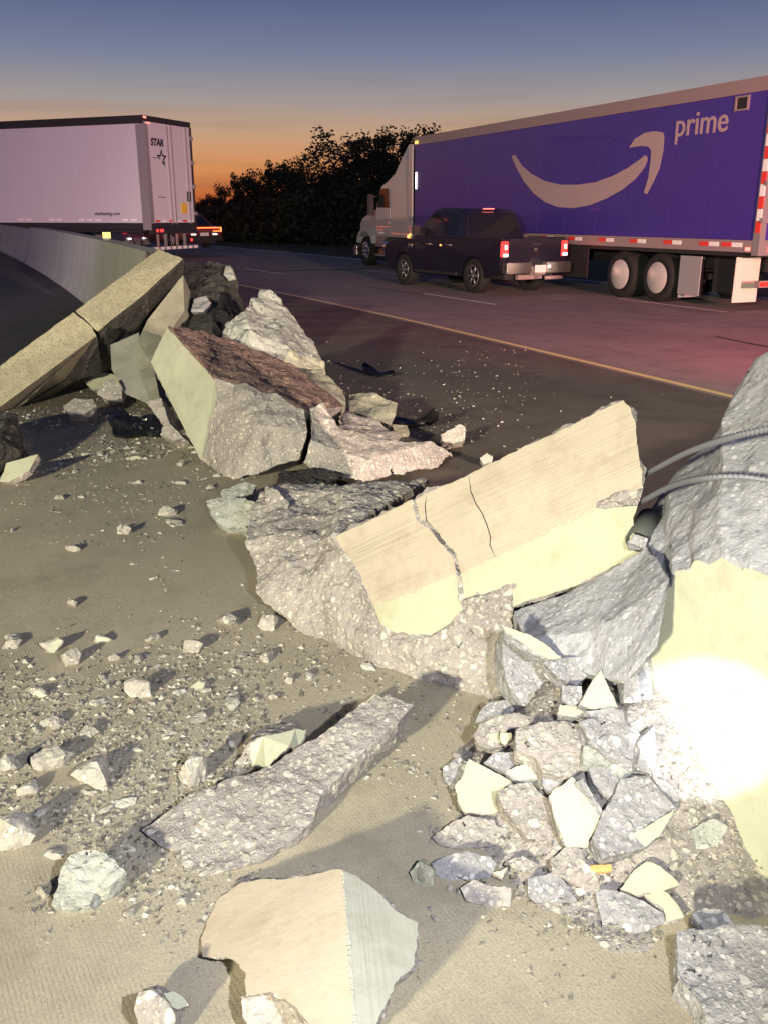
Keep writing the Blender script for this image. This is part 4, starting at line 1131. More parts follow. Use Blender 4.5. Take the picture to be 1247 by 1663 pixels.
grit('grit', 900, ['grit_mid', 'grit_light', 'grit_dark'], smp4, .006, .03, 'dusty crumbs along the fallen barrier on the road side', 'grit')

# ------------------------------------------------------------------ vehicles
simple('trailer_white', (.62, .60, .62), .45)
simple('trailer_blue', (.055, .032, .27), .4, coat=.2)
simple('alu', (.45, .42, .42), .4, .6)
simple('alu_light', (.36, .27, .27), .45, .2)
simple('dark_frame', (.025, .022, .025), .6)
simple('logo_pale', (.44, .32, .33), .6)
simple('logo_black', (.03, .02, .05), .5)
simple('tyre', (.012, .012, .012), .85)
simple('hub', (.62, .58, .55), .4, .3)
simple('tail_red', (.5, .01, .01), .25, emit=(1, .04, .035), es=2.4)
simple('tail_core', (.9, .3, .2), .25, emit=(1, .40, .28), es=4)
simple('marker_red', (.6, .05, .04), .3, emit=(1, .2, .15), es=3)
simple('marker_amber', (.7, .3, .05), .3, emit=(1, .4, .1), es=2.5)
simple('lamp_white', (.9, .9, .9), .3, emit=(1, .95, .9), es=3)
simple('tape_red', (.75, .05, .04), .4); simple('tape_white', (.9, .88, .86), .4)
simple('flap', (.70, .64, .54), .7); simple('skirt', (.30, .29, .30), .6)
simple('cab_white', (.50, .46, .48), .28, coat=.6)
simple('glass_dark', (.012, .012, .016), .06)
simple('chrome', (.7, .66, .62), .18, .95)
simple('pickup_paint', (.010, .008, .02), .35, coat=.3)
simple('rim_dark', (.22, .20, .20), .35, .7)
simple('plate_white', (.8, .8, .78), .5)
simple('silver_paint', (.45, .45, .47), .3, .4, coat=.5)
simple('red_paint', (.10, .02, .02), .3, coat=.6)
simple('hazard_yellow', (.8, .5, .05), .5)

def cylx(bm, cx, cy, cz, r, x0, x1, n=28, mi=0):
    a = []; b = []
    for k in range(n):
        t = 2 * math.pi * k / n
        a.append(bm.verts.new((x0, cy + r * math.cos(t), cz + r * math.sin(t)))); b.append(bm.verts.new((x1, cy + r * math.cos(t), cz + r * math.sin(t))))
    for k in range(n):
        j = (k + 1) % n
        f = bm.faces.new((a[k], a[j], b[j], b[k])); f.material_index = mi
    bm.faces.new(a).material_index = mi; bm.faces.new(b[::-1]).material_index = mi
def cyly(bm, cx, cz, r, y0, y1, n=24):
    a = []; b = []
    for k in range(n):
        t = 2 * math.pi * k / n
        a.append(bm.verts.new((cx + r * math.cos(t), y0, cz + r * math.sin(t)))); b.append(bm.verts.new((cx + r * math.cos(t), y1, cz + r * math.sin(t))))
    for k in range(n):
        j = (k + 1) % n
        bm.faces.new((a[k], a[j], b[j], b[k]))
    bm.faces.new(a); bm.faces.new(b[::-1])
def bx(name, parent, mat, *dims, bev=0, rep=None):
    bm = bmesh.new()
    for d in (dims if isinstance(dims[0], (tuple, list)) else [dims]):
        box(bm, *d)
    if bev: bmesh.ops.bevel(bm, geom=bm.edges[:], offset=bev, segments=2, affect='EDGES')
    bmesh.ops.recalc_face_normals(bm, faces=bm.faces[:])
    return finish(name, bm, mat, parent)
def prism(name, parent, mat, prof, x0, x1, bev=.03, taper=None, smooth=False):
    """side profile (y, z) pushed across x; taper(y, z) gives an inset for each side"""
    bm = bmesh.new()
    t = taper or (lambda y, z: 0)
    a = [bm.verts.new((x0 + t(y, z), y, z)) for y, z in prof]; b = [bm.verts.new((x1 - t(y, z), y, z)) for y, z in prof]
    n = len(prof)
    for k in range(n):
        j = (k + 1) % n
        bm.faces.new((a[k], a[j], b[j], b[k]))
    bm.faces.new(a); bm.faces.new(b[::-1])
    bmesh.ops.recalc_face_normals(bm, faces=bm.faces[:])
    if bev:
        es = [e for e in bm.edges if e.calc_face_angle(0) > R(25)]
        bmesh.ops.bevel(bm, geom=es, offset=bev, segments=2, affect='EDGES', clamp_overlap=True)
    return finish(name, bm, mat, parent, smooth)
def quadside(name, parent, mat, pts, x, th=.012, side=-1):
    """flat panel standing proud of a side: pts are (y, z)"""
    bm = bmesh.new()
    a = [bm.verts.new((x, y, z)) for y, z in pts]; b = [bm.verts.new((x + side * th, y, z)) for y, z in pts]
    n = len(pts)
    for k in range(n): bm.faces.new((a[k], a[(k + 1) % n], b[(k + 1) % n], b[k]))
    bm.faces.new(a); bm.faces.new(b[::-1])
    bmesh.ops.recalc_face_normals(bm, faces=bm.faces[:])
    return finish(name, bm, mat, parent)
def wheel(parent, cx, cy, r, wd, rim='hub', rr=.56, spokes=0, side=-1):
    """cx is the outer face of the wheel, the tyre reaches inward"""
    inner = cx - side * wd
    bm = bmesh.new(); prof = [(0, .80), (.02, .95), (.10, 1.0), (.9, 1.0), (.98, .95), (1.0, .80), (1.0, .5), (.06, .5)]
    rings = []
    for k in range(32):
        t = 2 * math.pi * k / 32
        rings.append([bm.verts.new((cx + (inner - cx) * u, cy + r * q * math.cos(t), r + r * q * math.sin(t))) for u, q in prof])
    for k in range(32):
        j = (k + 1) % 32
        for i in range(len(prof)):
            i2 = (i + 1) % len(prof)
            bm.faces.new((rings[k][i], rings[k][i2], rings[j][i2], rings[j][i]))
    bmesh.ops.recalc_face_normals(bm, faces=bm.faces[:])
    w_ = finish('wheel', bm, 'tyre', parent, True)
    bm = bmesh.new()
    if spokes:
        cylx(bm, 0, cy, r, r * .16, cx + side * .005, inner, 16)
        for k in range(spokes):
            t = 2 * math.pi * k / spokes; c, s = math.cos(t), math.sin(t)
            wv = r * .075
            pts = [(.1, -wv), (.1, wv), (rr, wv * .8), (rr, -wv * .8)]
            a = [bm.verts.new((cx + side * .002, cy + (r * p) * c - q * s, r + (r * p) * s + q * c)) for p, q in pts]
            b = [bm.verts.new((cx - side * .05, v.co.y, v.co.z)) for v in a]
            bm.faces.new(a); bm.faces.new(b[::-1])
            for i in range(4): bm.faces.new((a[i], a[(i + 1) % 4], b[(i + 1) % 4], b[i]))
        for k in range(28):
            t0, t1 = 2 * math.pi * k / 28, 2 * math.pi * (k + 1) / 28
            q = [bm.verts.new((xx, cy + r * g_ * math.cos(t), r + r * g_ * math.sin(t))) for t in (t0, t1) for xx, g_ in ((cx, rr), (cx, rr + .08), (cx - side * .12, rr + .08))]
            bm.faces.new((q[0], q[1], q[4], q[3])); bm.faces.new((q[1], q[2], q[5], q[4]))
    else:
        n = 28; prev = None
        for xx, g_ in ((0, rr + .04), (.012, rr), (.03, rr * .55), (.045, rr * .3), (.048, 0.001)):
            ring = [bm.verts.new((cx + side * xx, cy + r * g_ * math.cos(6.2832 * k / n), r + r * g_ * math.sin(6.2832 * k / n))) for k in range(n)]
            if prev:
                for k in range(n): bm.faces.new((prev[k], prev[(k + 1) % n], ring[(k + 1) % n], ring[k]))
            prev = ring
    bmesh.ops.recalc_face_normals(bm, faces=bm.faces[:])
    finish('rim', bm, rim, w_, True)
    return w_
def text(name, parent, mat, s, size, loc, rot, shear=0, bold=0):
    cu = bpy.data.curves.new(name, 'FONT'); cu.body = s; cu.size = size; cu.extrude = .004; cu.offset = bold; cu.shear = shear
    o = bpy.data.objects.new(name, cu); C.objects.link(o)
    dg = bpy.context.evaluated_depsgraph_get(); me = bpy.data.meshes.new_from_object(o.evaluated_get(dg))
    bpy.data.objects.remove(o); bpy.data.curves.remove(cu)
    me.materials.clear()
    q = link(name, me, [mat], parent); q.location = loc; q.rotation_euler = rot
    return q
def poly_panel(name, parent, mat, pts3, n, th=.006):
    bm = bmesh.new()
    a = [bm.verts.new(p) for p in pts3]; b = [bm.verts.new(p + n * th) for p in pts3]
    k = len(pts3)
    for i in range(k): bm.faces.new((a[i], a[(i + 1) % k], b[(i + 1) % k], b[i]))
    bm.faces.new(a); bm.faces.new(b[::-1])
    bmesh.ops.recalc_face_normals(bm, faces=bm.faces[:])
    return finish(name, bm, mat, parent)

# ---- blue box trailer: local y runs forward, left side at x = -1.3
TRX, TRY = 13.1 + 1.3, 13.05
TZ = 0.0
tr = empty('box_trailer', (TRX, TRY, TZ), 0); tag(tr, 'blue box trailer with pale curved arrow and prime lettering on its side', 'trailer')
L = 14.6
bx('box_body', tr, 'trailer_blue', -1.3, 1.3, .10, L, 1.32, 3.98)
bx('roof', tr, 'alu', -1.29, 1.29, .05, L - .02, 3.98, 4.06)
bx('top_rail', tr, 'alu_light', -1.32, -1.27, .02, L + .02, 3.84, 4.08)
bx('bottom_rail', tr, 'alu_light', -1.325, -1.26, .02, L + .02, 1.10, 1.315)
bx('bottom_rail', tr, 'alu', 1.26, 1.325, .02, L + .02, 1.10, 1.315)
bx('floor', tr, 'dark_frame', -1.25, 1.25, .05, L, 1.02, 1.30)
bx('rear_frame', tr, 'alu', (-1.33, -1.20, -.06, .10, 1.05, 4.07), (1.20, 1.33, -.06, .10, 1.05, 4.07), (-1.2, 1.2, -.06, .10, 3.86, 4.07), (-1.2, 1.2, -.06, .1, 1.05, 1.32))
bx('door', tr, 'trailer_blue', -1.195, -.005, -.05, .06, 1.33, 3.85); bx('door', tr, 'trailer_blue', .005, 1.195, -.05, .06, 1.33, 3.85)
for z in (1.62, 2.25, 2.9, 3.5):
    bx('hinge', tr, 'alu', -1.36, -1.18, -.10, -.05, z, z + .09)
# red and white tape on the rear edge and along the rail
for i in range(9):
    z = 1.45 + i * .21
    bx('reflective_tape', tr, 'tape_white' if i % 2 else 'tape_red', -1.345, -1.331, -.05, .06, z, z + .2)
for i, y in enumerate((.35, .95, 2.0, 3.1, 4.2, 5.4, 6.6, 7.8)):
    bx('reflective_tape', tr, 'tape_white', -1.334, -1.327, y, y + .26, 1.19, 1.27)
    bx('reflective_tape', tr, 'tape_red', -1.334, -1.327, y + .27, y + .53, 1.19, 1.27)
for y in (.15, 7.0, 14.8):
    bx('marker_lamp', tr, 'marker_red' if y < 10 else 'marker_amber', -1.345, -1.324, y, y + .10, 1.13, 1.19)
bx('tail_lamp', tr, 'tail_red', -1.1, -.85, -.075, -.06, 1.10, 1.22)
bx('marker_lamp', tr, 'marker_amber', -1.34, -1.3, L - .25, L - .05, 3.88, 3.96)
# vent frame high on the side
bx('vent_frame', tr, 'alu_light', (-1.325, -1.301, .60, .94, 3.78, 3.81), (-1.325, -1.301, .60, .94, 3.56, 3.59), (-1.325, -1.301, .60, .64, 3.591, 3.779), (-1.325, -1.301, .90, .94, 3.591, 3.779))
bx('vent_pane', tr, 'dark_frame', -1.306, -1.3005, .64, .90, 3.591, 3.779)
for k in range(11):
    y = 1.3 + k * 1.22
    bx('panel_seam', tr, 'trailer_blue', -1.3035, -1.3005, y, y + .035, 1.33, 3.83)
# pale curved arrow, traced on the side plane
def side_pts(pts):
    out = []
    for px, py in pts:
        p = X(px, py, 13.1 - .004)
        out.append(Vector((-1.3045, p.y - TRY, p.z - TZ)))
    return out
SMILE = [(830, 253), (836, 252), (846, 268), (862, 282), (884, 294), (910, 300), (938, 300), (966, 296), (994, 286), (1020, 272), (1040, 258), (1046, 252), (1050, 254), (1051, 260), (1046, 272), (1032, 290), (1010, 308), (985, 322), (958, 333), (930, 338), (905, 336), (884, 328), (866, 314), (850, 294), (838, 272)]
HEAD = [(1021, 240), (1030, 226), (1046, 216), (1062, 213), (1076, 215), (1078, 222), (1076, 246), (1070, 274), (1060, 296), (1050, 315), (1045, 313), (1052, 290), (1056, 262), (1057, 244), (1052, 238), (1040, 237)]
nx = Vector((-1, 0, 0))
poly_panel('curved_stripe', tr, 'logo_pale', side_pts(SMILE), nx)
poly_panel('arrow_head', tr, 'logo_pale', side_pts(HEAD), nx)
pa = side_pts([(1094, 222)])[0]
text('lettering', tr, 'logo_pale', 'prime', .62, (-1.3045, pa.y, pa.z), (R(90), 0, R(-90)), 0, .004)
# running gear
for y in (2.75, 4.0):
    wheel(tr, -1.24, y, .50, .55, 'hub', .60); wheel(tr, 1.24, y, .50, .55, 'hub', .60, side=1)
    bx('axle', tr, 'dark_frame', -.7, .7, y - .07, y + .07, .43, .57)
bx('chassis_rail', tr, 'dark_frame', (-.55, -.40, .3, L - 1, .72, 1.03), (.40, .55, .3, L - 1, .72, 1.03), (-.55, .55, 2.3, 4.5, .62, .9))
bx('mud_flap', tr, 'flap', -1.22, -.62, .55, .565, .16, 1.0); bx('mud_flap', tr, 'flap', .62, 1.22, .55, .565, .16, 1.0)
bx('mud_flap', tr, 'skirt', -1.2, -.6, 2.08, 2.095, .14, .95)
bx('side_skirt', tr, 'skirt', -1.26, -1.235, 1.45, 2.05, .22, .98)
bx('side_skirt', tr, 'dark_frame', -1.26, -1.235, 5.2, 11.5, .35, 1.02)
bx('tool_box', tr, 'dark_frame', -1.0, -.6, .62, 1.35, .3, .95)
bx('bumper_guard', tr, 'alu_light', (-1.2, 1.2, -.06, .06, .48, .60), (-.75, -.65, -.05, .05, .601, 1.04), (.65, .75, -.05, .05, .601, 1.04))
for i in range(6):
    bx('reflective_tape', tr, 'tape_white' if i % 2 else 'tape_red', -1.19 + i * .4, -.80 + i * .4, -.067, -.061, .50, .58)
for s in (-.5, .5): bx('landing_leg', tr, 'dark_frame', s - .06, s + .06, 11.9, 12.02, .3, 1.02)

# ---- tractor pulling it
tk = empty('semi_tractor', (14.35, 26.9, 0), R(1)); tag(tk, 'pale semi tractor with tall roof fairing pulling the blue trailer', 'tractor')
cabp = [(1.2, 1.05), (1.2, 3.75), (1.5, 3.95), (1.95, 3.55), (2.4, 3.1), (3.0, 2.85), (3.45, 2.72), (3.8, 2.1), (3.85, 1.05)]
prism('cab', tk, 'cab_white', cabp, -1.22, 1.22, .05, lambda y, z: .10 * max(0, (z - 2.4) / 1.5))
prism('hood', tk, 'cab_white', [(3.8, .95), (3.8, 2.0), (4.4, 1.92), (5.5, 1.68), (5.75, 1.5), (5.8, .7), (5.5, .65), (5.4, 1.05), (5.0, 1.22), (4.6, 1.22), (4.25, 1.05), (4.15, .85)], -1.12, 1.12, .05, lambda y, z: .12 * max(0, (y - 3.8) / 2))
bx('side_fairing', tk, 'cab_white', -1.24, -1.19, .95, 1.25, 1.0, 3.9, bev=.02)
bx('side_fairing', tk, 'cab_white', 1.19, 1.24, .95, 1.25, 1.0, 3.9, bev=.02)
bx('rear_panel', tk, 'dark_frame', -1.1, 1.1, 1.17, 1.199, 1.1, 3.7)
quadside('side_window', tk, 'glass_dark', [(2.75, 2.0), (3.72, 2.02), (3.42, 2.62), (2.8, 2.62)], -1.222)
quadside('door', tk, 'cab_white', [(2.65, 1.1), (3.74, 1.1), (3.74, 1.97), (2.65, 1.97)], -1.221, .015)
bx('door_handle', tk, 'chrome', -1.25, -1.236, 2.72, 2.92, 1.5, 1.55)
quadside('windscreen', tk, 'glass_dark', [(3.5, 2.66), (3.87, 2.05), (3.84, 2.0), (3.46, 2.62)], 1.0, 2.0)
bx('mirror', tk, 'dark_frame', -1.55, -1.32, 3.75, 3.85, 1.75, 2.45, bev=.03); bx('mirror_arm', tk, 'dark_frame', -1.33, -1.19, 3.77, 3.81, 2.36, 2.40)
bx('glowing_rail', tk, 'lamp_white', -1.262, -1.245, .62, .68, 2.55, 3.05)  # rail given its own glow, though it is no lamp
bx('marker_lamp', tk, 'marker_amber', -1.27, -1.24, 1.1, 1.22, 1.05, 1.15)
bx('clearance_lamp', tk, 'lamp_white', -1.0, -.9, 3.36, 3.42, 2.76, 2.82)
bx('bumper', tk, 'chrome', -1.2, 1.2, 5.65, 5.95, .35, .72, bev=.04)
bm = bmesh.new(); cyly(bm, -.92, .72, .30, 1.9, 3.3); bmesh.ops.recalc_face_normals(bm, faces=bm.faces[:]); finish('fuel_tank', bm, 'chrome', tk)
bx('step', tk, 'alu', -1.2, -.9, 3.35, 3.95, .40, .46); bx('step', tk, 'alu', -1.2, -.95, 3.35, 3.95, .72, .78); bx('step_box', tk, 'alu_light', -1.18, -.8, 3.5, 3.9, .80, 1.04)
prism('fender', tk, 'cab_white', [(4.1, .8), (4.2, 1.08), (4.55, 1.30), (5.1, 1.30), (5.45, 1.08), (5.55, .8), (5.45, .8), (5.35, 1.02), (5.05, 1.2), (4.6, 1.2), (4.3, 1.02), (4.2, .8)], -1.24, -.85, 0)
wheel(tk, -1.2, 4.82, .52, .32, 'chrome', .56, 10); wheel(tk, 1.2, 4.82, .52, .32, 'chrome', .56, 10, 1)
for y in (-.9, .35):
    wheel(tk, -1.2, y, .52, .55, 'hub', .58); wheel(tk, 1.2, y, .52, .55, 'hub', .58, side=1)
bx('chassis', tk, 'dark_frame', (-.45, -.3, -1.6, 5.5, .62, .92), (.3, .45, -1.6, 5.5, .62, .92), (-.9, .9, 1.2, 4.0, .85, 1.06))
for s in (-1.02, 1.02):
    bm = bmesh.new(); cylz = None
    box(bm, s - .06, s + .06, 1.0, 1.12, 1.0, 3.6); bmesh.ops.bevel(bm, geom=bm.edges[:], offset=.03, segments=2, affect='EDGES')
    finish('exhaust_stack', bm, 'chrome', tk)

# ---- dark pickup
pk = empty('pickup_truck', (11.75, 18.35, 0), R(6.5)); tag(pk, 'dark crew cab pickup truck with lit red tail lamps', 'pickup truck')
def arch(cy, r, n=9):
    return [(cy + r * math.cos(math.pi * (1 - k / (n - 1))), .36 + r * math.sin(math.pi * (1 - k / (n - 1)))) for k in range(n)]
WB0, WB1 = 1.12, 4.25
low = [(.05, .55)] + arch(WB0, .47) + arch(WB1, .47) + [(5.15, .45), (5.25, .75), (5.18, 1.02), (4.9, 1.12), (3.75, 1.20), (3.4, 1.24), (1.75, 1.24), (.02, 1.26)]
prism('body', pk, 'pickup_paint', low, -.96, .96, .025, lambda y, z: .04 * abs(z - .9))
cab = [(1.55, 1.22), (1.72, 1.80), (1.95, 1.90), (2.7, 1.93), (3.1, 1.87), (3.85, 1.22)]
prism('cab', pk, 'pickup_paint', cab, -.92, .92, .03, lambda y, z: .19 * max(0, (z - 1.22) / .7))
def tap(z): return .19 * max(0, (z - 1.22) / .7)
def sidewin(pts):
    for sgn in (-1, 1):
        bm = bmesh.new(); a = []
        for y, z in pts: a.append(bm.verts.new((sgn * (.92 - tap(z) + .004), y, z)))
        b = [bm.verts.new((v.co.x - sgn * .02, v.co.y, v.co.z)) for v in a]
        n = len(a)
        for k in range(n): bm.faces.new((a[k], a[(k + 1) % n], b[(k + 1) % n], b[k]))
        bm.faces.new(a); bm.faces.new(b[::-1]); bmesh.ops.recalc_face_normals(bm, faces=bm.faces[:])
        finish('side_window', bm, 'glass_dark', pk)
sidewin([(1.85, 1.30), (1.9, 1.78), (2.55, 1.84), (2.6, 1.30)]); sidewin([(2.72, 1.30), (2.68, 1.83), (3.05, 1.79), (3.55, 1.34), (3.55, 1.30)])
bm = bmesh.new(); vs = [bm.verts.new(p) for p in ((-.72, 1.585, 1.32), (.72, 1.585, 1.32), (.64, 1.695, 1.74), (-.64, 1.695, 1.74))]; bm.faces.new(vs)
r_ = bmesh.ops.extrude_face_region(bm, geom=bm.faces[:]); bmesh.ops.translate(bm, verts=[v for v in r_['geom'] if isinstance(v, bmesh.types.BMVert)], vec=(0, -.012, .003)); bmesh.ops.recalc_face_normals(bm, faces=bm.faces[:])
finish('rear_window', bm, 'glass_dark', pk)
bx('brake_lamp', pk, 'marker_red', -.16, .16, 1.83, 1.86, 1.895, 1.915)
bx('tailgate', pk, 'pickup_paint', -.76, .76, -.015, .02, .72, 1.255, bev=.01)
bx('tailgate_emblem', pk, 'chrome', (-.05, .05, -.03, -.015, 1.02, 1.05), (-.035, .035, -.03, -.015, .975, 1.018))
bx('tailgate_handle', pk, 'dark_frame', -.14, .14, -.026, -.015, 1.10, 1.16)
for s in (-1, 1):
    x0, x1 = sorted((s * .775, s * .945))
    bx('tail_lamp', pk, 'tail_red', x0, x1, -.03, .10, .86, 1.20, bev=.02)
    bx('lamp_core', pk, 'tail_core', (x0 + x1) / 2 - .035, (x0 + x1) / 2 + .035, -.045, -.031, 1.02, 1.12)
    bx('reversing_lamp', pk, 'lamp_white', x0 + .02, x1 - .02, -.036, -.031, .87, .93)
bx('rear_bumper', pk, 'chrome', (-.93, -.22, -.20, .02, .50, .74), (.22, .93, -.20, .02, .50, .74), (-.219, .219, -.17, .02, .46, .66), bev=.02)
bx('number_plate', pk, 'plate_white', -.16, .16, -.225, -.21, .52, .68)
bx('plate_lamp', pk, 'lamp_white', .24, .30, -.215, -.201, .62, .67)
bx('hitch', pk, 'alu_light', (-.5, .1, -.05, .05, .36, .46), (-.05, .05, -.22, -.051, .38, .45))
bm = bmesh.new(); cylx(bm, 0, -.02, .38, .045, .30, .80, 16); bmesh.ops.recalc_face_normals(bm, faces=bm.faces[:]); finish('exhaust_pipe', bm, 'alu_light', pk, True)
for y in (WB0, WB1):
    wheel(pk, -.95, y, .40, .28, 'rim_dark', .56, 6); wheel(pk, .95, y, .40, .28, 'rim_dark', .56, 6, 1)
bx('underbody', pk, 'dark_frame', -.7, .7, .2, 5.0, .35, .7)
bx('running_board', pk, 'dark_frame', -.99, -.86, 1.75, 3.6, .38, .44); bx('running_board', pk, 'dark_frame', .86, .99, 1.75, 3.6, .38, .44)
for s in (-1, 1):
    x0, x1 = sorted((s * .98, s * 1.20)); bx('mirror', pk, 'dark_frame', x0, x1, 3.35, 3.45, 1.28, 1.52, bev=.03)
for y in (2.05, 2.95):
    bx('door_handle', pk, 'chrome', -.985, -.955, y, y + .18, 1.06, 1.09)
bx('side_marker', pk, 'marker_amber', -.965, -.945, 2.45, 2.5, 1.04, 1.08)
bx('side_emblem', pk, 'chrome', -.965, -.945, 3.8, 3.98, 1.0, 1.06)
bx('bed_rail', pk, 'dark_frame', -.95, -.86, .05, 1.6, 1.255, 1.275); bx('bed_rail', pk, 'dark_frame', .86, .95, .05, 1.6, 1.255, 1.275)

# ---- white box trailer, seen from its side and rear
wa = math.atan2(.705, .710)
wt = empty('box_trailer', (5.72, 29.35, .26), wa); tag(wt, 'white box trailer with STAR logo on its rear door', 'trailer')
WL = 14.5; hw = 1.2; z0, z1 = 1.28, 4.20
bx('box_body', wt, 'trailer_white', -hw, hw, .10, WL, z0, z1 - .06)
bx('roof', wt, 'dark_frame', -hw + .01, hw - .01, .05, WL, z1 - .06, z1)
bx('top_rail', wt, 'dark_frame', -hw - .02, -hw + .03, -.02, WL, z1 - .20, z1 + .02); bx('top_rail', wt, 'dark_frame', -hw + .031, hw + .02, -.05, .05, z1 - .12, z1 + .02)
bx('bottom_rail', wt, 'dark_frame', -hw - .015, -hw + .03, .0, WL, z0 - .18, z0 - .005)
bx('corner_post', wt, 'alu', -hw - .02, -hw + .16, -.07, .22, z0 - .2, z1 - .21); bx('corner_post', wt, 'dark_frame', hw - .06, hw + .02, -.07, .22, z0 - .2, z1 - .13)
bx('door', wt, 'trailer_white', -hw + .165, -.008, -.045, .05, z0, z1 - .14); bx('door', wt, 'trailer_white', .008, hw - .065, -.045, .05, z0, z1 - .14)
for x in (-.10, .10, .88):
    bx('lock_rod', wt, 'alu', x - .018, x + .018, -.085, -.046, z0 - .05, z1 - .16)
for z in (1.5, 2.3, 3.0, 3.7):
    bx('hinge', wt, 'alu', hw - .08, hw + .05, -.1, -.071, z, z + .10); bx('hinge', wt, 'alu', -hw - .03, -hw + .1, -.1, -.071, z, z + .10)
for k in range(11):
    y = 1.3 + k * 1.22
    bx('panel_seam', wt, 'trailer_white', -hw - .004, -hw - .0005, y, y + .035, z0 + .02, z1 - .21)
text('star_lettering', wt, 'logo_black', 'STAR', .27, (-.92, -.051, 3.44), (R(90), 0, 0), .2, .012)
bm = bmesh.new(); st = []
for k in range(10):
    a = math.pi / 2 + k * math.pi / 5; r0 = .27 if k % 2 == 0 else .12
    st.append((r0 * math.cos(a), r0 * math.sin(a)))
inn = [(x * .55, y * .55) for x, y in st]
for k in range(10):
    j = (k + 1) % 10
    if k in (3, 4): continue
    q = [(-.42 + p[0], -.050, 3.10 + p[1]) for p in (st[k], st[j], inn[j], inn[k])]
    a = [bm.verts.new(p) for p in q]; bm.faces.new(a)
bmesh.ops.recalc_face_normals(bm, faces=bm.faces[:])
sv = bmesh.ops.extrude_face_region(bm, geom=bm.faces[:]); bmesh.ops.translate(bm, verts=[v for v in sv['geom'] if isinstance(v, bmesh.types.BMVert)], vec=(0, -.006, 0)); bmesh.ops.recalc_face_normals(bm, faces=bm.faces[:])
finish('star_emblem', bm, 'logo_black', wt)
bx('emblem_dash', wt, 'logo_black', -.86, -.62, -.055, -.046, 3.09, 3.11)
bx('yellow_placard', wt, 'hazard_yellow', .45, .75, -.06, -.046, 1.55, 1.85)
bx('grey_placard', wt, 'dark_frame', .80, 1.0, -.06, -.046, 1.9, 2.2)
bx('small_print', wt, 'logo_black', -.75, -.35, -.05, -.046, 2.0, 2.02)
text('web_lettering', wt, 'logo_black', 'starleasing.com', .15, (-hw - .003, 1.95, 1.50), (R(90), 0, R(-90)), 0, .002)
wl = wt.children[-1]
for y in (.45, .75, 1.75, 2.05, 2.35, 3.2, 3.5, 4.4, 4.7):
    bx('reflective_tape', wt, 'tape_white' if int(y * 10) % 3 else 'tape_red', -hw - .012, -hw - .002, y, y + .20, 1.335, 1.395)
for i in range(6):
    x = -hw + .25 + i * .36
    bx('reflective_tape', wt, 'tape_white' if i % 2 else 'tape_red', x, x + .2, -.06, -.046, 1.30, 1.36)
bx('rear_sill', wt, 'dark_frame', -hw, hw, -.08, .05, z0 - .32, z0 - .02)
for x in (-.98, -.80, -.72): bx('tail_lamp', wt, 'tail_red', x, x + .07, -.10, -.081, 1.02, 1.10)
bx('tail_lamp', wt, 'tail_red', .80, .88, -.1, -.081, .72, .80)
bx('clearance_lamp', wt, 'marker_red', -hw - .02, -hw + .1, -.09, -.071, z1 - .06, z1 - .01)
bx('clearance_lamp', wt, 'marker_red', -hw + .12, -hw + .3, -.07, -.055, z1 - .18, z1 - .16)
bx('bumper_guard', wt, 'alu', (-hw, hw, -.10, .0, .50, .60), (-.55, -.47, -.08, -.02, .601, .96), (.47, .55, -.08, -.02, .601, .96))
for i in range(8): bx('reflective_tape', wt, 'tape_white', -hw + .05 + i * .3, -hw + .23 + i * .3, -.108, -.101, .51, .59)
bx('brace', wt, 'alu_light', -.9, -.84, -.05, .0, .61, .95); bx('brace', wt, 'alu_light', .1, .16, -.05, 0, .61, .95)
bx('mud_flap', wt, 'flap', -1.1, -.6, 3.4, 3.415, .15, .95); bx('mud_flap', wt, 'skirt', .6, 1.1, 3.4, 3.415, .15, .95)
for y in (4.2, 5.45):
    wheel(wt, -1.15, y, .50, .55, 'hub', .58); wheel(wt, 1.15, y, .50, .55, 'hub', .58, side=1)
bx('chassis_rail', wt, 'dark_frame', (-.5, -.38, .2, WL - 1, .97, 1.09), (.38, .5, .2, WL - 1, .97, 1.09), (-1.15, 1.15, .3, WL, 1.0, 1.09))

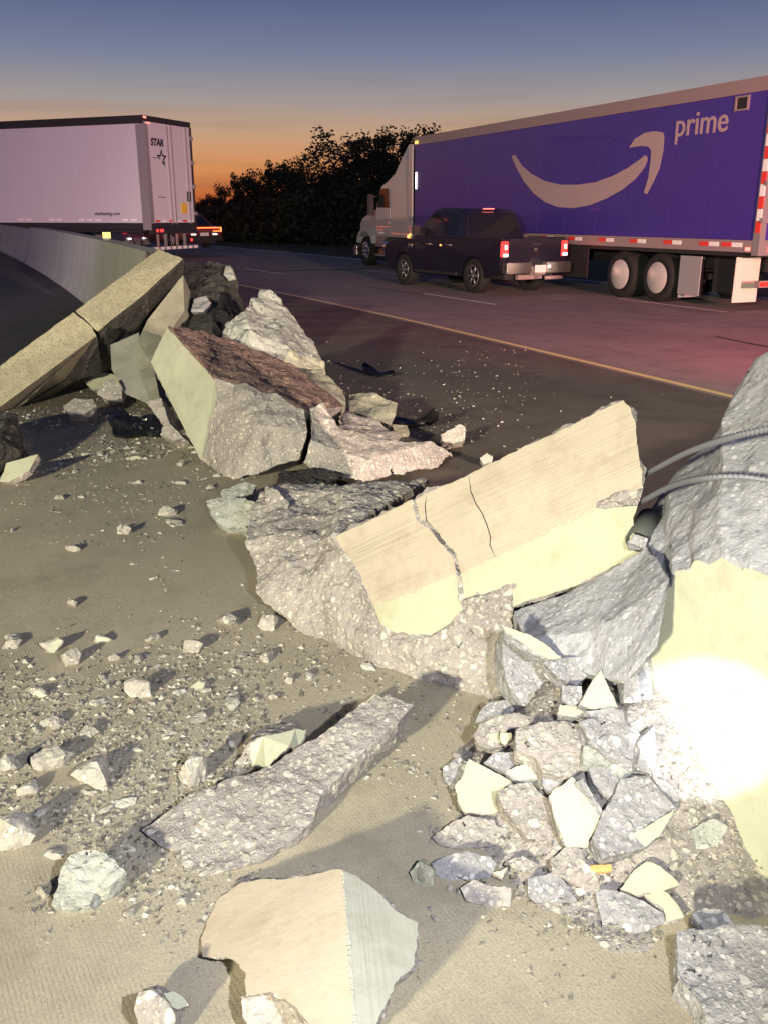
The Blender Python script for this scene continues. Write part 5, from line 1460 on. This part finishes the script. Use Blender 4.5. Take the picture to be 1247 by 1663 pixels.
# ---- two cars farther off
def car(name, loc, rz, paint, suv, label, bar):
    c = empty(name, loc, rz); tag(c, label, 'car')
    hb = .82 if not suv else .95; ht = 1.40 if not suv else 1.66
    low = [(.05, .35)] + [(1.0 + .36 * math.cos(math.pi * (1 - k / 6)), .32 + .36 * math.sin(math.pi * (1 - k / 6))) for k in range(7)] + [(3.75 + .36 * math.cos(math.pi * (1 - k / 6)), .32 + .36 * math.sin(math.pi * (1 - k / 6))) for k in range(7)] + [(4.7, .35), (4.75, .62), (4.4, .80), (3.5, hb), (.5, hb + .06), (0, hb), (-.03, .6)]
    prism('body', c, paint, low, -.92, .92, .04, lambda y, z: .10 * max(0, z - .6))
    top = [(.35, hb), (1.0, ht - .08), (1.5, ht), (2.4, ht - .02), (3.5, hb)] if not suv else [(.12, hb), (.35, ht - .12), (.7, ht), (2.4, ht), (3.5, hb)]
    prism('cabin', c, paint, top, -.86, .86, .03, lambda y, z: .22 * (z - hb) / (ht - hb))
    inset = lambda z: .22 * (z - hb) / (ht - hb)
    p = top
    for sgn in (-1, 1):
        bm = bmesh.new(); y0 = .75 if not suv else .45
        a = [bm.verts.new((sgn * (.864 - inset(z)), y, z)) for y, z in ((y0 + .1, hb + .06), (y0 + .5 if not suv else y0 + .2, ht - .12), (2.35, ht - .12), (3.2, hb + .06))]
        b = [bm.verts.new((v.co.x - sgn * .02, v.co.y, v.co.z)) for v in a]
        for k in range(4): bm.faces.new((a[k], a[(k + 1) % 4], b[(k + 1) % 4], b[k]))
        bm.faces.new(a); bm.faces.new(b[::-1]); bmesh.ops.recalc_face_normals(bm, faces=bm.faces[:]); finish('side_window', bm, 'glass_dark', c)
    (ya, za), (yb, zb) = p[0], p[1]
    bm = bmesh.new(); t0, t1 = .15, .85
    e0 = (ya + (yb - ya) * t0, za + (zb - za) * t0); e1 = (ya + (yb - ya) * t1, za + (zb - za) * t1)
    a = [bm.verts.new(v) for v in ((-.68, e0[0] - .012, e0[1] + .008), (.68, e0[0] - .012, e0[1] + .008), (.56, e1[0] - .012, e1[1] + .008), (-.56, e1[0] - .012, e1[1] + .008))]
    b = [bm.verts.new(v.co + Vector((0, .02, -.008))) for v in a]
    for k in range(4): bm.faces.new((a[k], a[(k + 1) % 4], b[(k + 1) % 4], b[k]))
    bm.faces.new(a); bm.faces.new(b[::-1]); bmesh.ops.recalc_face_normals(bm, faces=bm.faces[:]); finish('rear_window', bm, 'glass_dark', c)
    if bar:
        bx('tail_lamp_bar', c, 'tail_led', (-.84, .84, -.07, -.02, .80, .835), (-.84, -.80, -.07, -.02, .70, .799), (.80, .84, -.07, -.02, .70, .799), (-.84, -.45, -.07, -.02, .665, .699), (.45, .84, -.07, -.02, .665, .699))
    else:
        for s in (-1, 1):
            x0, x1 = sorted((s * .62, s * .88)); bx('tail_lamp', c, 'tail_red', x0, x1, -.06, .05, .78, .96, bev=.02)
    bx('number_plate', c, 'plate_white', -.2, .2, -.06, -.031, .50, .63)
    bx('bumper', c, paint if suv else 'dark_frame', -.88, .88, -.10, .10, .30, .49, bev=.03)
    bx('reversing_lamp', c, 'lamp_white', (-.62, -.42, -.065, -.03, .54, .58), (.42, .62, -.065, -.03, .54, .58))
    for y in (1.0, 3.75):
        wheel(c, -.90, y, .33, .22, 'hub', .6, 5); wheel(c, .90, y, .33, .22, 'hub', .6, 5, 1)
    bx('underbody', c, 'dark_frame', -.7, .7, .2, 4.5, .2, .42)
    return c
simple('tail_led', (.8, .1, .03), .3, emit=(1, .13, .03), es=5)
q = D(333, 403, 37); car('sedan_car', (q.x, q.y, q.z - .02), R(22), 'red_paint', False, 'dark sedan with glowing red light bar beside the white trailer', True)
q = D(224, 408, 38); car('suv_car', (q.x, q.y, q.z - .05), R(45), 'silver_paint', True, 'pale car with red tail lamp glimpsed below the white trailer', False)

# ------------------------------------------------------------------ trees on the far verge
def tree_mesh(seed, h, spread, nleaf, openness):
    r = random.Random(seed)
    bm = bmesh.new()
    def limb(p0, p1, r0, r1):
        d = (p1 - p0).normalized(); s = d.cross(Vector((.3, .2, 1))).normalized(); u = s.cross(d); n = 6
        a = [bm.verts.new(p0 + (s * math.cos(6.283 * k / n) + u * math.sin(6.283 * k / n)) * r0) for k in range(n)]
        b = [bm.verts.new(p1 + (s * math.cos(6.283 * k / n) + u * math.sin(6.283 * k / n)) * r1) for k in range(n)]
        for k in range(n): bm.faces.new((a[k], a[(k + 1) % n], b[(k + 1) % n], b[k]))
    tip = Vector((r.uniform(-.3, .3), r.uniform(-.3, .3), h * .62))
    mid = Vector((tip.x * .4, tip.y * .4, h * .3))
    limb(Vector((0, 0, -.2)), mid, h * .03, h * .022); limb(mid, tip, h * .022, h * .012)
    cl = []
    for k in range(15):
        a = r.uniform(0, 6.283); t = r.uniform(.3, 1.0)
        st = mid.lerp(tip, r.random())
        z = h * r.uniform(.38, .93)
        rad = spread * (1 - ((z / h - .55) / .55) ** 2) ** .5 * r.uniform(.45, 1)
        e = Vector((math.cos(a) * rad, math.sin(a) * rad, z))
        limb(st, e, h * .010, h * .003)
        for q in range(3):
            cl.append((e.lerp(st, r.uniform(-.15, .4)) + Vector((r.gauss(0, .1 * spread), r.gauss(0, .1 * spread), r.gauss(0, .06 * h))), spread * r.uniform(.20, .36) * (1 - openness * .4)))
    for q in range(4): cl.append((tip + Vector((r.gauss(0, .22 * spread), r.gauss(0, .22 * spread), h * r.uniform(.12, .34))), spread * r.uniform(.2, .32)))
    wood = bpy.data.meshes.new('trunk'); bm.to_mesh(wood); bm.free()
    vs, fs = [], []
    for k in range(nleaf):
        c, rr = cl[r.randrange(len(cl))]
        v = Vector((r.gauss(0, 1), r.gauss(0, 1), r.gauss(0, .8))).normalized() * rr * r.random() ** .45
        p = c + v
        s = h * r.uniform(.010, .021)
        n = Vector((r.gauss(0, 1), r.gauss(0, 1), r.gauss(0, 1))).normalized(); t = n.cross(Vector((.2, .5, .8))).normalized(); u = n.cross(t)
        b = len(vs)
        vs += [tuple(p + t * s), tuple(p + u * s * .6), tuple(p - t * s), tuple(p - u * s * .6)]; fs.append((b, b + 1, b + 2, b + 3))
    crown = bpy.data.meshes.new('crown'); crown.from_pydata(vs, [], fs)
    wood.materials.append(M['bark']); crown.materials.append(M['leaf'])
    return wood, crown
TM = [tree_mesh(1, 8, 3.0, 5200, .2), tree_mesh(2, 8, 2.4, 4600, .5), tree_mesh(3, 8, 3.4, 6000, .1), tree_mesh(4, 8, 2.6, 2600, .9)]
TR = [(296, 318, 62, 1), (318, 316, 60, 0), (345, 305, 58, 1), (372, 290, 57, 0), (402, 272, 56, 1), (432, 262, 55, 2), (464, 250, 54, 1), (492, 250, 53, 0), (520, 258, 52, 2), (548, 252, 51, 1),
      (576, 240, 50, 2), (604, 224, 50, 3), (634, 218, 49, 3), (662, 222, 49, 0), (700, 232, 50, 2), (745, 235, 52, 1)]
TL = 'dark leafy tree in the treeline beyond the road, silhouetted at dusk'
for i, (px, py, d, v) in enumerate(TR):
    base = D(px, 352, d); base.z = rise(base.y) - .05
    topz = D(px, py, d).z
    s = (topz - base.z) / 8.0 * (.89 if px < 560 else 1.04)
    t = empty('tree', base, rnd.uniform(0, 6.28)); t.scale = (s * rnd.uniform(.95, 1.2), s * rnd.uniform(.95, 1.2), s)
    lab = TL
    if i == 12: lab = 'tallest airy tree with open crown against the sky by the tractor cab'
    tag(t, lab, 'tree', None if i == 12 else 'trees beyond the road')
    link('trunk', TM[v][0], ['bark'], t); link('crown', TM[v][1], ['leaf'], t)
# low undergrowth filling the foot of the treeline
vs, fs = [], []
r = random.Random(77)
for k in range(26000):
    px = r.uniform(285, 760); d = 46 + (700 - px) / 400 * 8 + r.uniform(-1.5, 4)
    b = D(px, 352, d); z = rise(b.y)
    topy = 345 - max(0, min(1, (px - 300) / 330)) * 58
    hmax = D(px, topy, d).z - z
    p = Vector((b.x, b.y, z + hmax * r.random() ** .8))
    s = r.uniform(.10, .22)
    n = Vector((r.gauss(0, 1), r.gauss(0, 1), r.gauss(0, 1))).normalized(); t = n.cross(Vector((.2, .5, .8))).normalized(); u = n.cross(t)
    q = len(vs); vs += [tuple(p + t * s), tuple(p + u * s * .7), tuple(p - t * s), tuple(p - u * s * .7)]; fs.append((q, q + 1, q + 2, q + 3))
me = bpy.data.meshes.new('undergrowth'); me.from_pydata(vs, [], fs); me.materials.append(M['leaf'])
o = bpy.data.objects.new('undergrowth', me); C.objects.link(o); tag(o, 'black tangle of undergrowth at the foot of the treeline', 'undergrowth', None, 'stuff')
